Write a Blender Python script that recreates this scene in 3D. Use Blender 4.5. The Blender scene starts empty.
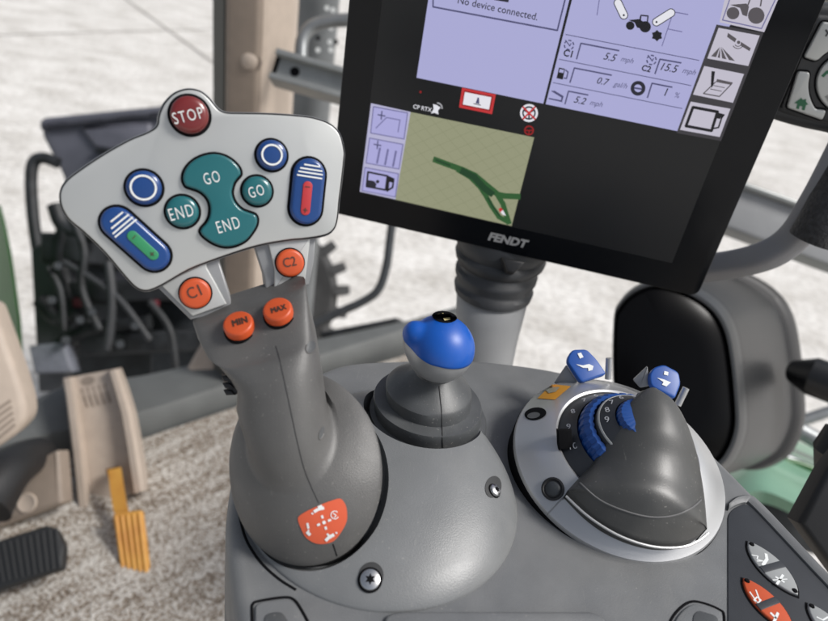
import bpy, bmesh, math, random
from mathutils import Vector, Matrix
from mathutils.bvhtree import BVHTree
random.seed(7)
S = bpy.context.scene
COL = S.collection
rad = math.radians

# ------------------------------------------------------------------ camera
F, CX, CY = 650.0, 414.0, 310.5
UPC = Vector((.1532, .8509, .5024)).normalized()          # world up seen from the camera
fw = Vector((0, 0, -1))
YC = (fw - UPC * fw.dot(UPC)).normalized()
XC = YC.cross(UPC).normalized()
ROT = Matrix((XC, YC, UPC))                                # camera -> world
CAM = Vector((0, 0, 1.10))
cam = bpy.data.cameras.new('camera'); camo = bpy.data.objects.new('camera', cam); COL.objects.link(camo)
cam.sensor_width = 36; cam.lens = 36 * F / 828; cam.clip_start = .01; cam.clip_end = 2000
camo.matrix_world = Matrix.Translation(CAM) @ ROT.to_4x4()
cam.dof.use_dof = True; cam.dof.focus_distance = .37; cam.dof.aperture_fstop = 7.6
S.camera = camo
CR, CU, CB = ROT @ Vector((1, 0, 0)), ROT @ Vector((0, 1, 0)), ROT @ Vector((0, 0, 1))

def ray(px, py): return ROT @ Vector(((px - CX) / F, -(py - CY) / F, -1))
def P(px, py, d): return CAM + ray(px, py) * d
def PZ(px, py, z):
    r = ray(px, py); return CAM + r * ((z - CAM.z) / r.z)
def cv(v): return ROT @ Vector((v[0], -v[1], -v[2]))       # (right, down, forward) -> world

class Fr:
    def __init__(s, o, z, x):
        s.o = Vector(o); s.z = Vector(z).normalized()
        s.x = (Vector(x) - s.z * Vector(x).dot(s.z)).normalized(); s.y = s.z.cross(s.x)
    def w(s, u, v, h=0): return s.o + s.x * u + s.y * v + s.z * h
    def px(s, x, y, h=0):
        r = ray(x, y); o = s.o + s.z * h
        p = CAM + r * ((o - CAM).dot(s.z) / r.dot(s.z)) - s.o
        return (p.dot(s.x), p.dot(s.y))
    def pxs(s, pts, h=0): return [s.px(x, y, h) for x, y in pts]

# ------------------------------------------------------------------ materials
def mat(name, col, rough=.5, metal=0., var=.0, vscale=40., bump=0., bscale=900., emit=0., spec=.5, coat=0., bdist=.0004, rvar=.0, vcol=None):
    m = bpy.data.materials.new(name); m.use_nodes = True
    nt = m.node_tree; b = nt.nodes['Principled BSDF']
    b.inputs['Base Color'].default_value = (*col, 1); b.inputs['Roughness'].default_value = rough
    b.inputs['Metallic'].default_value = metal; b.inputs['Specular IOR Level'].default_value = spec
    b.inputs['Coat Weight'].default_value = coat
    tc = nt.nodes.new('ShaderNodeTexCoord')
    if var or rvar or vcol:
        n = nt.nodes.new('ShaderNodeTexNoise'); n.inputs['Scale'].default_value = vscale; n.inputs['Detail'].default_value = 5
        nt.links.new(tc.outputs['Object'], n.inputs['Vector'])
        if var or vcol:
            r = nt.nodes.new('ShaderNodeValToRGB')
            r.color_ramp.elements[0].position = .35; r.color_ramp.elements[1].position = .68
            c2 = vcol or tuple(min(1, c * (1 + var)) for c in col)
            c1 = col if vcol else tuple(c * (1 - var) for c in col)
            r.color_ramp.elements[0].color = (*c1, 1); r.color_ramp.elements[1].color = (*c2, 1)
            nt.links.new(n.outputs['Fac'], r.inputs['Fac']); nt.links.new(r.outputs['Color'], b.inputs['Base Color'])
        if rvar:
            mr = nt.nodes.new('ShaderNodeMapRange'); mr.inputs['From Min'].default_value = .3; mr.inputs['From Max'].default_value = .7
            mr.inputs['To Min'].default_value = rough - rvar; mr.inputs['To Max'].default_value = rough + rvar
            nt.links.new(n.outputs['Fac'], mr.inputs['Value']); nt.links.new(mr.outputs['Result'], b.inputs['Roughness'])
    if bump:
        n2 = nt.nodes.new('ShaderNodeTexNoise'); n2.inputs['Scale'].default_value = bscale; n2.inputs['Detail'].default_value = 3
        nt.links.new(tc.outputs['Object'], n2.inputs['Vector'])
        bp = nt.nodes.new('ShaderNodeBump'); bp.inputs['Strength'].default_value = bump; bp.inputs['Distance'].default_value = bdist
        nt.links.new(n2.outputs['Fac'], bp.inputs['Height']); nt.links.new(bp.outputs['Normal'], b.inputs['Normal'])
    if emit:
        b.inputs['Emission Color'].default_value = (*col, 1); b.inputs['Emission Strength'].default_value = emit
    return m

def sc(c, k=1.0): return tuple(k * ((x / 255) / 12.92 if x / 255 <= .04045 else ((x / 255 + .055) / 1.055) ** 2.4) for x in c)
def emi(name, rgb, k=1.0):                                 # lit pixels of the screen
    m = mat(name, (0.01, 0.01, 0.012), .35); b = m.node_tree.nodes['Principled BSDF']
    b.inputs['Emission Color'].default_value = (*sc(rgb), 1); b.inputs['Emission Strength'].default_value = k / 2 ** EXPO
    b.inputs['Specular IOR Level'].default_value = .25
    return m

EXPO = 1.0
def plastic(name, col, rough, **k):
    """moulded plastic with settled dust specks, smears of skin grease and fine scratches"""
    m = mat(name, col, rough, **k); nt = m.node_tree; b = nt.nodes['Principled BSDF']; L = nt.links; tc = nt.nodes['Texture Coordinate']
    def noise(scale, detail, lo, hi, dist=0.):
        n = nt.nodes.new('ShaderNodeTexNoise'); n.inputs['Scale'].default_value = scale; n.inputs['Detail'].default_value = detail; n.inputs['Distortion'].default_value = dist
        r = nt.nodes.new('ShaderNodeMapRange'); r.inputs['From Min'].default_value = lo; r.inputs['From Max'].default_value = hi
        L.new(tc.outputs['Object'], n.inputs['Vector']); L.new(n.outputs['Fac'], r.inputs['Value']); return r.outputs['Result']
    def math_(op, a, c):
        n = nt.nodes.new('ShaderNodeMath'); n.operation = op
        for i, x in enumerate((a, c)):
            if isinstance(x, (int, float)): n.inputs[i].default_value = x
            else: L.new(x, n.inputs[i])
        return n.outputs[0]
    specks = math_('MULTIPLY', noise(700, 1, .70, .76), noise(25, 3, .40, .62))
    film = math_('MULTIPLY', noise(16, 6, .48, .72, .6), .10)
    scr = nt.nodes.new('ShaderNodeTexNoise'); scr.inputs['Scale'].default_value = 60; scr.inputs['Detail'].default_value = 2
    mp = nt.nodes.new('ShaderNodeMapping'); mp.inputs['Scale'].default_value = (14, 1, 5); mp.inputs['Rotation'].default_value = (.4, .3, .9)
    L.new(tc.outputs['Object'], mp.inputs['Vector']); L.new(mp.outputs['Vector'], scr.inputs['Vector'])
    mr = nt.nodes.new('ShaderNodeMapRange'); mr.inputs['From Min'].default_value = .70; mr.inputs['From Max'].default_value = .76; L.new(scr.outputs['Fac'], mr.inputs['Value'])
    dust = math_('MAXIMUM', math_("MULTIPLY", specks, .32), math_('MAXIMUM', film, math_('MULTIPLY', mr.outputs['Result'], .10)))
    mx = nt.nodes.new('ShaderNodeMix'); mx.data_type = 'RGBA'; mx.inputs['B'].default_value = (.46, .44, .40, 1)
    src = b.inputs['Base Color'].links[0].from_socket if b.inputs['Base Color'].links else None
    if src: L.new(src, mx.inputs['A'])
    else: mx.inputs['A'].default_value = (*col, 1)
    L.new(dust, mx.inputs['Factor']); L.new(mx.outputs['Result'], b.inputs['Base Color'])
    grease = noise(22, 4, .42, .62, .8)
    rr = math_('ADD', math_('MULTIPLY', grease, -.10), rough + .05); L.new(math_('ADD', rr, math_('MULTIPLY', dust, .5)), b.inputs['Roughness'])
    return m
M = {}
M['console'] = plastic('console_plastic', (.142, .147, .151), .46, var=.06, vscale=60, bump=.35, bscale=1500, rvar=.04)
M['dome'] = plastic('dome_plastic', (.162, .168, .171), .38, var=.05, vscale=50, bump=.25, bscale=1600, rvar=.04)
M['grip'] = plastic('grip_rubber', (.090, .0885, .086), .42, var=.06, vscale=70, bump=.3, bscale=1700, rvar=.05)
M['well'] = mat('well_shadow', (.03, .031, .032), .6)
M['boot'] = plastic('boot_rubber', (.068, .072, .075), .42, var=.1, vscale=90, bump=.2, bscale=1200)
M['black'] = mat('black_rubber', (.012, .012, .013), .5, bump=.2)
M['gap'] = mat('dark_gap', (.006, .006, .007), .9, spec=.1)
M['cone'] = plastic('cover_plastic', (.046, .047, .046), .42, var=.08, vscale=45, bump=.12, bscale=1500, rvar=.06)
M['silver'] = mat('silver_paint', (.50, .505, .51), .36, .70, bump=.10, bscale=2500)
M['silver_dark'] = mat('silver_shell', (.27, .275, .28), .42, .4, var=.05)
M['face'] = mat('brushed_face', (.49, .50, .49), .40, .45, bump=.05, bscale=3000, var=.02, vscale=30, rvar=.04)
M['chrome'] = mat('bright_metal', (.6, .6, .6), .25, 1.0)
M['teal'] = mat('teal_button', (.010, .115, .13), .26, var=.05, coat=.3)
M['bluebtn'] = mat('blue_button', (.006, .046, .19), .25, var=.05, coat=.3)
M['blueknob'] = plastic('blue_knob', (.003, .085, .42), .34, var=.06, vscale=60, bump=.08, bscale=2500, rvar=.04)
M['bluelever'] = mat('blue_lever', (.006, .07, .32), .42)
M['bluewheel'] = mat('blue_wheel', (.005, .055, .24), .5)
M['red'] = mat('stop_red', (.15, .014, .014), .27, var=.08, coat=.3)
M['orange'] = mat('orange_button', (.52, .075, .018), .40, var=.06)
M['sticker'] = mat('orange_sticker', (.62, .10, .04), .4, var=.04)
M['ochre'] = mat('ochre_sticker', (.55, .26, .03), .5, var=.1)
M['white'] = mat('white_ink', (.75, .77, .76), .5)
M['inkdk'] = mat('dark_ink', (.06, .03, .02), .5)
M['green_ink'] = mat('green_ink', (.03, .24, .10), .45)
M['red_ink'] = mat('red_ink', (.45, .03, .035), .45)
M['keypad'] = mat('keypad_plastic', (.026, .029, .035), .5, var=.1, bump=.2, bscale=1800)
M['grey_key'] = mat('grey_key', (.29, .30, .30), .42, var=.04)
M['bezel'] = mat('bezel_gloss', (.004, .005, .007), .20, rvar=.04, spec=.22)
M['lcd'] = mat('lcd_dark', (.012, .013, .0145), .34, spec=.40)
M['housing'] = mat('monitor_shell', (.13, .135, .14), .45, bump=.2)  # lightened so the rim reads as an edge highlight round the bezel
M['dkgrey'] = mat('dark_grey_plastic', (.035, .037, .04), .5, var=.08, bump=.2)
M['modblk'] = mat('module_black', (.028, .030, .033), .48, var=.1, bump=.3, bscale=1500)
M['handle'] = mat('handle_grey', (.19, .192, .205), .5, bump=.2)
M['post'] = mat('post_grey', (.26, .265, .27), .5, var=.04, bump=.1)
M['beige'] = mat('beige_trim', (.42, .35, .29), .55, var=.05, bump=.2, bscale=900)
M['beige_d'] = mat('beige_shaded', (.235, .19, .153), .6, var=.05, bump=.2)  # pillar front's shade mixed into the beige; grooves and bracket share it
M['seal'] = mat('seal_grey', (.10, .10, .09), .6)
M['yellow'] = mat('yellow_pedal', (.64, .34, .065), .5, vcol=(.50, .22, .04), vscale=16, bump=.3)
M['rubber'] = mat('pedal_rubber', (.018, .019, .02), .6, bump=.3)
M['sill'] = mat('sill_grey', (.105, .11, .108), .5, var=.10, vscale=12, bump=.3, bscale=500)
M['darkmetal'] = mat('dark_metal', (.045, .05, .055), .4, .2, var=.15)
M['tubemetal'] = mat('tube_metal', (.22, .23, .235), .4, .5, var=.08)
M['rail'] = mat('rail_grey', (.27, .28, .275), .45, .3, var=.06)
M['toolbox'] = mat('toolbox_grey', (.105, .108, .132), .55, var=.12, vscale=8, bump=.2, bscale=200)
M['step'] = mat('step_black', (.016, .018, .02), .55, var=.5, vscale=20)
M['greenp'] = mat('green_paint', (.035, .14, .03), .35, var=.12, vscale=9)
M['greenl'] = mat('pale_green_paint', (.15, .31, .205), .3, var=.10, vscale=9, coat=.3)
M['gloss'] = mat('gloss_black', (.002, .002, .0024), .22, spec=.10)
M['hshell'] = mat('housing_grey', (.013, .014, .0155), .36, spec=.4)
M['hrim'] = mat('housing_rim', (.026, .028, .030), .34)
M['tyre'] = mat('tyre_rubber', (.05, .05, .05), .8, var=.3, vscale=10)

# ------------------------------------------------------------------ mesh helpers
def obj(name, vf, m, parent=None, root=None, smooth=True, ang=38):
    """one mesh object; parent may be a root Empty or one of its parts"""
    V, Fc = vf
    r = root
    if parent is not None:
        r = parent
        while r.parent: r = r.parent
    base = Vector(r.location) if r is not None else None
    if base is None:
        lo = Vector((min(v[i] for v in V) for i in range(3))); hi = Vector((max(v[i] for v in V) for i in range(3)))
        base = Vector(((lo.x + hi.x) / 2, (lo.y + hi.y) / 2, lo.z))
    me = bpy.data.meshes.new(name)
    me.from_pydata([tuple(Vector(v) - base) for v in V], [], Fc)
    bm = bmesh.new(); bm.from_mesh(me)
    bmesh.ops.remove_doubles(bm, verts=bm.verts, dist=1e-6)
    bmesh.ops.recalc_face_normals(bm, faces=bm.faces)
    bm.to_mesh(me); bm.free()
    if smooth:
        me.polygons.foreach_set('use_smooth', [True] * len(me.polygons)); me.set_sharp_from_angle(angle=rad(ang))
    me.materials.append(M[m] if isinstance(m, str) else m)
    o = bpy.data.objects.new(name, me); COL.objects.link(o)
    if parent is not None: o.parent = parent
    else: o.location = base
    return o

def thing(name, label, cat, loc, group=None):
    o = bpy.data.objects.new(name, None); COL.objects.link(o); o.empty_display_size = .02
    o.location = loc; o['label'] = label; o['category'] = cat
    if group: o['group'] = group
    return o
def tag(o, label, cat, group=None):
    o['label'] = label; o['category'] = cat
    if group: o['group'] = group
    return o
def struct(o): o['kind'] = 'structure'; return o

def join(*parts):
    V, Fc = [], []
    for v, f in parts:
        n = len(V); V += list(v); Fc += [[i + n for i in q] for q in f]
    return V, Fc

def cat(pts, k=6, closed=True):
    n = len(pts); out = []
    rng = range(n if closed else n - 1)
    g = (lambda i: pts[i % n]) if closed else (lambda i: pts[max(0, min(n - 1, i))])
    for i in rng:
        p0, p1, p2, p3 = (Vector(g(i + j)) for j in (-1, 0, 1, 2))
        for s in range(k):
            t = s / k
            out.append(.5 * ((2 * p1) + (p2 - p0) * t + (2 * p0 - 5 * p1 + 4 * p2 - p3) * t * t + (3 * p1 - p0 - 3 * p2 + p3) * t ** 3))
    if not closed: out.append(Vector(pts[-1]))
    return [tuple(p) for p in out]

def rounded(pts, r, k=5):
    """polygon with rounded corners"""
    n = len(pts); out = []
    for i in range(n):
        a, b, c = Vector(pts[i - 1]), Vector(pts[i]), Vector(pts[(i + 1) % n])
        rr = r[i] if isinstance(r, (list, tuple)) else r
        d1, d2 = (a - b), (c - b); t = min(rr, d1.length * .45, d2.length * .45)
        p, q = b + d1.normalized() * t, b + d2.normalized() * t
        for j in range(k + 1):
            s = j / k; out.append(tuple((1 - s) ** 2 * p + 2 * s * (1 - s) * b + s * s * q))
    return out

def area(p): return sum(p[i - 1][0] * p[i][1] - p[i][0] * p[i - 1][1] for i in range(len(p))) / 2
def ccw(p): return list(p) if area(p) > 0 else list(reversed(p))
def inset(p, d):
    n = len(p); out = []
    for i in range(n):
        a, b, c = Vector(p[i - 1]), Vector(p[i]), Vector(p[(i + 1) % n])
        e1, e2 = (b - a), (c - b)
        if e1.length < 1e-9: e1 = e2
        if e2.length < 1e-9: e2 = e1
        e1 = e1.normalized(); e2 = e2.normalized()
        n1, n2 = Vector((-e1.y, e1.x)), Vector((-e2.y, e2.x)); m = n1 + n2
        if m.length < 1e-6: m = n1
        m = m.normalized(); k = max(.5, m.dot(n1)); out.append(tuple(b + m * (d / k)))
    return out

def rings_mesh(rings, cap0=True, cap1=True, closed=True):
    V, Fc = [], []; n = len(rings[0])
    for r in rings: V += [Vector(p) for p in r]
    for i in range(len(rings) - 1):
        for j in range(n if closed else n - 1):
            k = (j + 1) % n
            Fc.append([i * n + j, i * n + k, (i + 1) * n + k, (i + 1) * n + j])
    if cap0: Fc.append(list(range(n))[::-1])
    if cap1: Fc.append([(len(rings) - 1) * n + j for j in range(n)])
    return V, Fc

def slab(fr, pts, z0, z1, bev=0., seg=3, crown=0.):
    p = ccw(pts); R = [[fr.w(u, v, z0) for u, v in p]]
    if bev:
        for i in range(seg + 1):
            a = i / seg * math.pi / 2; q = inset(p, bev * (1 - math.cos(a)))
            R.append([fr.w(u, v, z1 - bev + bev * math.sin(a)) for u, v in q])
    else:
        R.append([fr.w(u, v, z1) for u, v in p]); q = p
    if crown:
        cx = sum(u for u, v in q) / len(q); cy = sum(v for u, v in q) / len(q)
        for i in range(1, 6):
            s = 1 - i / 6; h = z1 + crown * (1 - s * s)
            R.append([fr.w(cx + (u - cx) * s, cy + (v - cy) * s, h) for u, v in q])
    return rings_mesh(R)

def sheet(fr, pts, z=0.): return [fr.w(u, v, z) for u, v in ccw(pts)], [list(range(len(pts)))]
def circ(cx, cy, r, n=40, ry=None, rot=0):
    ry = ry or r; out = []
    for i in range(n):
        a = 2 * math.pi * i / n; x, y = r * math.cos(a), ry * math.sin(a)
        out.append((cx + x * math.cos(rot) - y * math.sin(rot), cy + x * math.sin(rot) + y * math.cos(rot)))
    return out
def annulus(fr, cx, cy, r0, r1, z, n=48):
    V = [fr.w(u, v, z) for u, v in circ(cx, cy, r0, n)] + [fr.w(u, v, z) for u, v in circ(cx, cy, r1, n)]
    return V, [[i, (i + 1) % n, n + (i + 1) % n, n + i] for i in range(n)]
def capsule(a, b, r, k=14):
    a, b = Vector(a), Vector(b); d = (b - a).normalized(); t = math.atan2(d.y, d.x); out = []
    for i in range(k + 1):
        s = t - math.pi / 2 + math.pi * i / k; out.append((b.x + r * math.cos(s), b.y + r * math.sin(s)))
    for i in range(k + 1):
        s = t + math.pi / 2 + math.pi * i / k; out.append((a.x + r * math.cos(s), a.y + r * math.sin(s)))
    return out
def stroke(fr, pts, wd, z):
    """polyline in (u,v) as a thin sheet"""
    out = []
    for a, b in zip(pts[:-1], pts[1:]):
        a, b = Vector(a), Vector(b); d = (b - a)
        if d.length < 1e-9: continue
        d.normalize(); n = Vector((-d.y, d.x)) * wd / 2; e = d * wd * .25
        q = [a - e + n, a - e - n, b + e - n, b + e + n]
        out.append(([fr.w(x.x, x.y, z) for x in q], [[0, 1, 2, 3]])); z += 2e-6
    return join(*out)
def lathe(fr, prof, n=64, a0=0., a1=2 * math.pi, mod=None):
    full = abs(a1 - a0 - 2 * math.pi) < 1e-6; k = n if full else n + 1; V, Fc = [], []
    for r, z in prof:
        for i in range(k):
            a = a0 + (a1 - a0) * i / n; rr = r * (mod(a, r, z) if mod else 1)
            V.append(fr.w(rr * math.cos(a), rr * math.sin(a), z))
    for j in range(len(prof) - 1):
        for i in range(n):
            q = (i + 1) % k; Fc.append([j * k + i, j * k + q, (j + 1) * k + q, (j + 1) * k + i])
    return V, Fc
def tube(path, r, n=14, flat=1.0, cap=True, smooth=6):
    P3 = [Vector(p) for p in path]
    if smooth: P3 = [Vector(p) for p in cat([tuple(p) for p in P3], smooth, False)]
    m = len(P3); rr = r if isinstance(r, (list, tuple)) else [r] * m
    if len(rr) != m: rr = [rr[0] + (rr[-1] - rr[0]) * i / (m - 1) for i in range(m)]
    t = (P3[1] - P3[0]).normalized(); ref = Vector((0, 0, 1)) if abs(t.z) < .9 else Vector((1, 0, 0))
    nrm = (ref - t * ref.dot(t)).normalized(); R = []
    for i, p in enumerate(P3):
        t2 = (P3[min(i + 1, m - 1)] - P3[max(i - 1, 0)]).normalized()
        nrm = (nrm - t2 * nrm.dot(t2)).normalized(); b = t2.cross(nrm)
        R.append([p + nrm * rr[i] * math.cos(2 * math.pi * j / n) + b * rr[i] * flat * math.sin(2 * math.pi * j / n) for j in range(n)])
    return rings_mesh(R, cap, cap)
def box(fr, u0, u1, v0, v1, z0, z1, bev=0., r=0.):
    p = [(u0, v0), (u1, v0), (u1, v1), (u0, v1)]
    if r: p = rounded(p, r)
    return slab(fr, p, z0, z1, bev)

def text_mesh(s, ital=0., bold=0., gap=1.):
    c = bpy.data.curves.new('t', 'FONT'); c.body = s; c.size = 1; c.shear = ital; c.offset = bold; c.resolution_u = 3; c.space_character = gap
    o = bpy.data.objects.new('t', c); COL.objects.link(o); bpy.context.view_layer.update()
    me = bpy.data.meshes.new_from_object(o.evaluated_get(bpy.context.evaluated_depsgraph_get()))
    V = [tuple(v.co) for v in me.vertices]; Fc = [list(p.vertices) for p in me.polygons]
    bpy.data.objects.remove(o); bpy.data.curves.remove(c); bpy.data.meshes.remove(me)
    return V, Fc
def text_uv(s, a, b, ital=0., bold=0., tall=1.0, gap=1., ref=None):
    V, Fc = text_mesh(s, ital, bold, gap); x0 = min(v[0] for v in V); x1 = max(v[0] for v in V)
    if ref: x1 = x0 + max(v[0] for v in text_mesh(ref)[0])
    a, b = Vector(a), Vector(b); d = b - a; k = d.length / (x1 - x0); e = d.normalized(); n = Vector((-e.y, e.x))
    return [a + e * (v[0] - x0) * k + n * v[1] * k * tall for v in V], Fc
def text(fr, s, A, B, z, ital=0., bold=0., tall=1.0, gap=1., ref=None):
    """writing whose baseline runs from pixel A to pixel B on the frame's plane"""
    uv, Fc = text_uv(s, fr.px(*A, z), fr.px(*B, z), ital, bold, tall, gap, ref)
    return [fr.w(p.x, p.y, z) for p in uv], Fc

def bvh_of(vf): return BVHTree.FromPolygons([Vector(v) for v in vf[0]], vf[1])
def hit(b, px, py):
    r = ray(px, py).normalized(); h = b.ray_cast(CAM, r)
    if h[0] is None: return P(px, py, .34), -r
    n = h[1] if h[1].dot(r) < 0 else -h[1]
    return h[0], n
def conform(b, vf_px, lift):
    """flat (px,py) faces laid on a surface"""
    V = []
    for x, y in vf_px[0]:
        p, n = hit(b, x, y); V.append(p + n * lift)
    return V, vf_px[1]
def grid_poly(pts, step):
    """polygon in px cut into small cells so that it follows a curved surface"""
    bm = bmesh.new(); vs = [bm.verts.new((x, y, 0)) for x, y in pts]; bm.faces.new(vs)
    xs = [p[0] for p in pts]; ys = [p[1] for p in pts]
    for lo, hi, ax in ((min(xs), max(xs), Vector((1, 0, 0))), (min(ys), max(ys), Vector((0, 1, 0)))):
        x = lo + step
        while x < hi:
            bmesh.ops.bisect_plane(bm, geom=bm.verts[:] + bm.edges[:] + bm.faces[:], plane_co=ax * x, plane_no=ax); x += step
    bmesh.ops.triangulate(bm, faces=bm.faces[:])
    bm.verts.index_update(); V = [(v.co.x, v.co.y) for v in bm.verts]; Fc = [[v.index for v in f.verts] for f in bm.faces]; bm.free()
    return V, Fc
def surf_line(b, pts, r, lift=0., n=6, k=5):
    q = cat(pts, k, False); return tube([hit(b, x, y)[0] + hit(b, x, y)[1] * lift for x, y in q], r, n, smooth=0)

# ================================================================== GROUND AND FAR THINGS
GZ = -1.45
def ground_mat():
    m = bpy.data.materials.new('pale_concrete'); m.use_nodes = True; nt = m.node_tree; b = nt.nodes['Principled BSDF']
    tc = nt.nodes.new('ShaderNodeTexCoord')
    mp = nt.nodes.new('ShaderNodeMapping'); mp.inputs['Scale'].default_value = (1, 1.5, 1)
    nt.links.new(tc.outputs['Object'], mp.inputs['Vector'])
    a = nt.nodes.new('ShaderNodeTexNoise'); a.inputs['Scale'].default_value = 1.3; a.inputs['Detail'].default_value = 8; a.inputs['Roughness'].default_value = .68
    c = nt.nodes.new('ShaderNodeTexNoise'); c.inputs['Scale'].default_value = 14; c.inputs['Detail'].default_value = 5
    for t in (a, c): nt.links.new(mp.outputs['Vector'], t.inputs['Vector'])
    r = nt.nodes.new('ShaderNodeValToRGB'); e = r.color_ramp.elements
    e[0].position = .33; e[0].color = (.56, .535, .495, 1); e[1].position = .60; e[1].color = (.80, .78, .745, 1)
    r2 = nt.nodes.new('ShaderNodeValToRGB'); e = r2.color_ramp.elements
    e[0].position = .36; e[0].color = (.76, .75, .735, 1); e[1].position = .58; e[1].color = (1, 1, 1, 1)
    nt.links.new(a.outputs['Fac'], r.inputs['Fac']); nt.links.new(c.outputs['Fac'], r2.inputs['Fac'])
    mx = nt.nodes.new('ShaderNodeMix'); mx.data_type = 'RGBA'; mx.blend_type = 'MULTIPLY'; mx.inputs['Factor'].default_value = 1
    nt.links.new(r.outputs['Color'], mx.inputs['A']); nt.links.new(r2.outputs['Color'], mx.inputs['B'])
    nt.links.new(mx.outputs['Result'], b.inputs['Base Color']); b.inputs['Roughness'].default_value = .9
    bp = nt.nodes.new('ShaderNodeBump'); bp.inputs['Distance'].default_value = .03; bp.inputs['Strength'].default_value = .6
    nt.links.new(c.outputs['Fac'], bp.inputs['Height']); nt.links.new(bp.outputs['Normal'], b.inputs['Normal'])
    return m
M['ground'] = ground_mat()
M['joint'] = mat('ground_joint', (.34, .32, .29), .9, var=.2, vscale=3)
struct(obj('ground', ([(-400, -60, GZ), (400, -60, GZ), (400, 900, GZ), (-400, 900, GZ)], [[0, 1, 2, 3]]), 'ground', smooth=False))
def joint(a, b, w):
    A, B = PZ(*a, GZ + .004), PZ(*b, GZ + .004); d = (B - A).normalized(); n = Vector((-d.y, d.x, 0)) * w / 2
    return [A + n, A - n, B - n, B + n], [[0, 1, 2, 3]]
struct(obj('pavement_joint', joint((-40, 36), (330, 26), .09), 'joint', smooth=False))
j2 = joint((116, -8), (214, 63), .06); j2 = ([v + Vector((0, 0, .004)) for v in j2[0]], j2[1])
struct(obj('pavement_joint', j2, 'joint', smooth=False))

# toolbox + hand rail + step ladder seen through the door window, bottom left
def prism_px(pts, d0, d1, bev=.01, k=5, r=0.):
    """upright block whose near outline is seen along pts at depth d0, with real thickness d1-d0 along the view's horizontal"""
    fr = Fr(P(sum(p[0] for p in pts) / len(pts), sum(p[1] for p in pts) / len(pts), d0), CB, CR)
    q = fr.pxs(pts)
    if r: q = rounded(ccw(q), r, k)
    return slab(fr, q, -(d1 - d0), 0, bev)
DB = 2.6
tb = thing('toolbox', 'dark grey plastic box outside behind the left edge of the silver control panel', 'toolbox', P(120, 300, DB))
obj('body', prism_px([(41, 122), (46, 117), (120, 110), (200, 104), (215, 330), (88, 330), (76, 240), (62, 175), (41, 135)], DB, DB + .5, .02, r=.02), 'toolbox', tb)
obj('lid', prism_px([(39, 121), (44, 117), (165, 105), (200, 104), (201, 112), (128, 118), (46, 126), (40, 130)], DB - .03, DB + .45, .012, r=.008), 'toolbox', tb)
obj('hatch', prism_px([(80, 127), (128, 122), (150, 122), (150, 150), (112, 150), (95, 147)], DB - .02, DB + .02, .012, r=.01), mat('hatch_grey', (.12, .122, .15), .5, var=.1, vscale=10), tb)
obj('seam', prism_px([(93, 149), (125, 147), (125, 151), (95, 152)], DB - .028, DB, .002), 'step', tb)
hr = tube([P(x, y, DB - .12) for x, y in ((58, 163), (44, 158), (34, 162), (31, 180), (33, 215), (38, 250), (46, 285))], .022)
tag(obj('hand_rail', hr, 'step'), 'black bent tube rail beside the dark grey box outside', 'hand rail')
ld = thing('step_ladder', 'black entry steps and brackets below the dark grey box outside', 'steps', P(130, 395, DB - .2))
for pts in (((40, 232), (78, 232), (86, 262), (40, 262)), ((62, 282), (205, 276), (205, 300), (70, 304)), ((75, 335), (212, 328), (212, 350), (84, 356))):
    obj('tread', prism_px(list(pts), DB - .30, DB + .02, .01), 'step', ld)
obj('side_plate', prism_px([(30, 250), (64, 225), (76, 345), (60, 392), (38, 392)], DB - .22, DB - .17, .01), mat('side_plate_grey', (.06, .063, .07), .5, var=.2, vscale=8), ld)
obj('side_plate', prism_px([(150, 240), (220, 230), (225, 392), (150, 392)], DB - .1, DB + .1, .01), 'darkmetal', ld)
obj('back_plate', prism_px([(60, 200), (225, 190), (225, 400), (60, 400)], DB + .2, DB + .26, .01), 'step', ld)
for pts in (((66, 225), (60, 258), (70, 300)), ((40, 300), (58, 318), (80, 312)), ((60, 345), (92, 330), (150, 322)), ((55, 205), (66, 228), (100, 236))):
    obj('bracket', tube([P(x, y, DB - .28) for x, y in pts], .028), 'step', ld)
M['refl'] = mat('dull_reflector', (.10, .012, .02), .5)
obj('reflector', prism_px([(72, 298), (84, 297), (83, 306), (73, 307)], DB - .33, DB - .30, .004), 'refl', ld)
obj('reflector', prism_px([(150, 300), (156, 300), (156, 307), (150, 307)], DB - .33, DB - .30, .004), 'refl', ld)
obj('foot_plate', prism_px([(28, 346), (62, 342), (72, 372), (34, 374)], DB - .34, DB - .28, .01), mat('plate_blue_grey', (.16, .17, .20), .5, var=.1), ld)
for pts, r, m_ in ((((70, 215), (84, 250), (82, 290), (100, 330)), .014, 'step'), (((64, 262), (88, 276), (120, 300), (150, 340)), .011, 'dkgrey'), (((48, 268), (60, 290), (64, 330)), .012, 'step'), (((108, 262), (112, 300), (108, 350)), .016, 'dkgrey'), (((150, 302), (170, 330), (176, 372)), .012, 'step')):
    obj('hose', tube([P(x, y, DB - .36) for x, y in pts], r), m_, ld)
for x, y in ((58, 266), (52, 300), (66, 340), (92, 312), (135, 326), (120, 344), (80, 320)):
    obj('bolt', lathe(Fr(P(x, y, DB - .37), -ray(x, y), CR), [(0, .012), (.014, .012), (.016, 0), (.016, -.05)], 6), 'darkmetal', ld)
# green mudguard sliver at far left
gm = rings_mesh([[P(-40 + dx, y, 2.2), P(x + dx * .0, y, 2.0), P(x + 3, y, 2.06), P(-40, y, 2.5)] for x, y, dx in
                 [(-2, 205, 0), (3, 225, 0), (9, 255, 0), (14, 290, 0), (18, 320, 0), (20, 352, 0)]])
tag(obj('mudguard', gm, 'greenp', ang=60), 'green painted mudguard sliver at the far left behind the beige column', 'mudguard')

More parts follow.
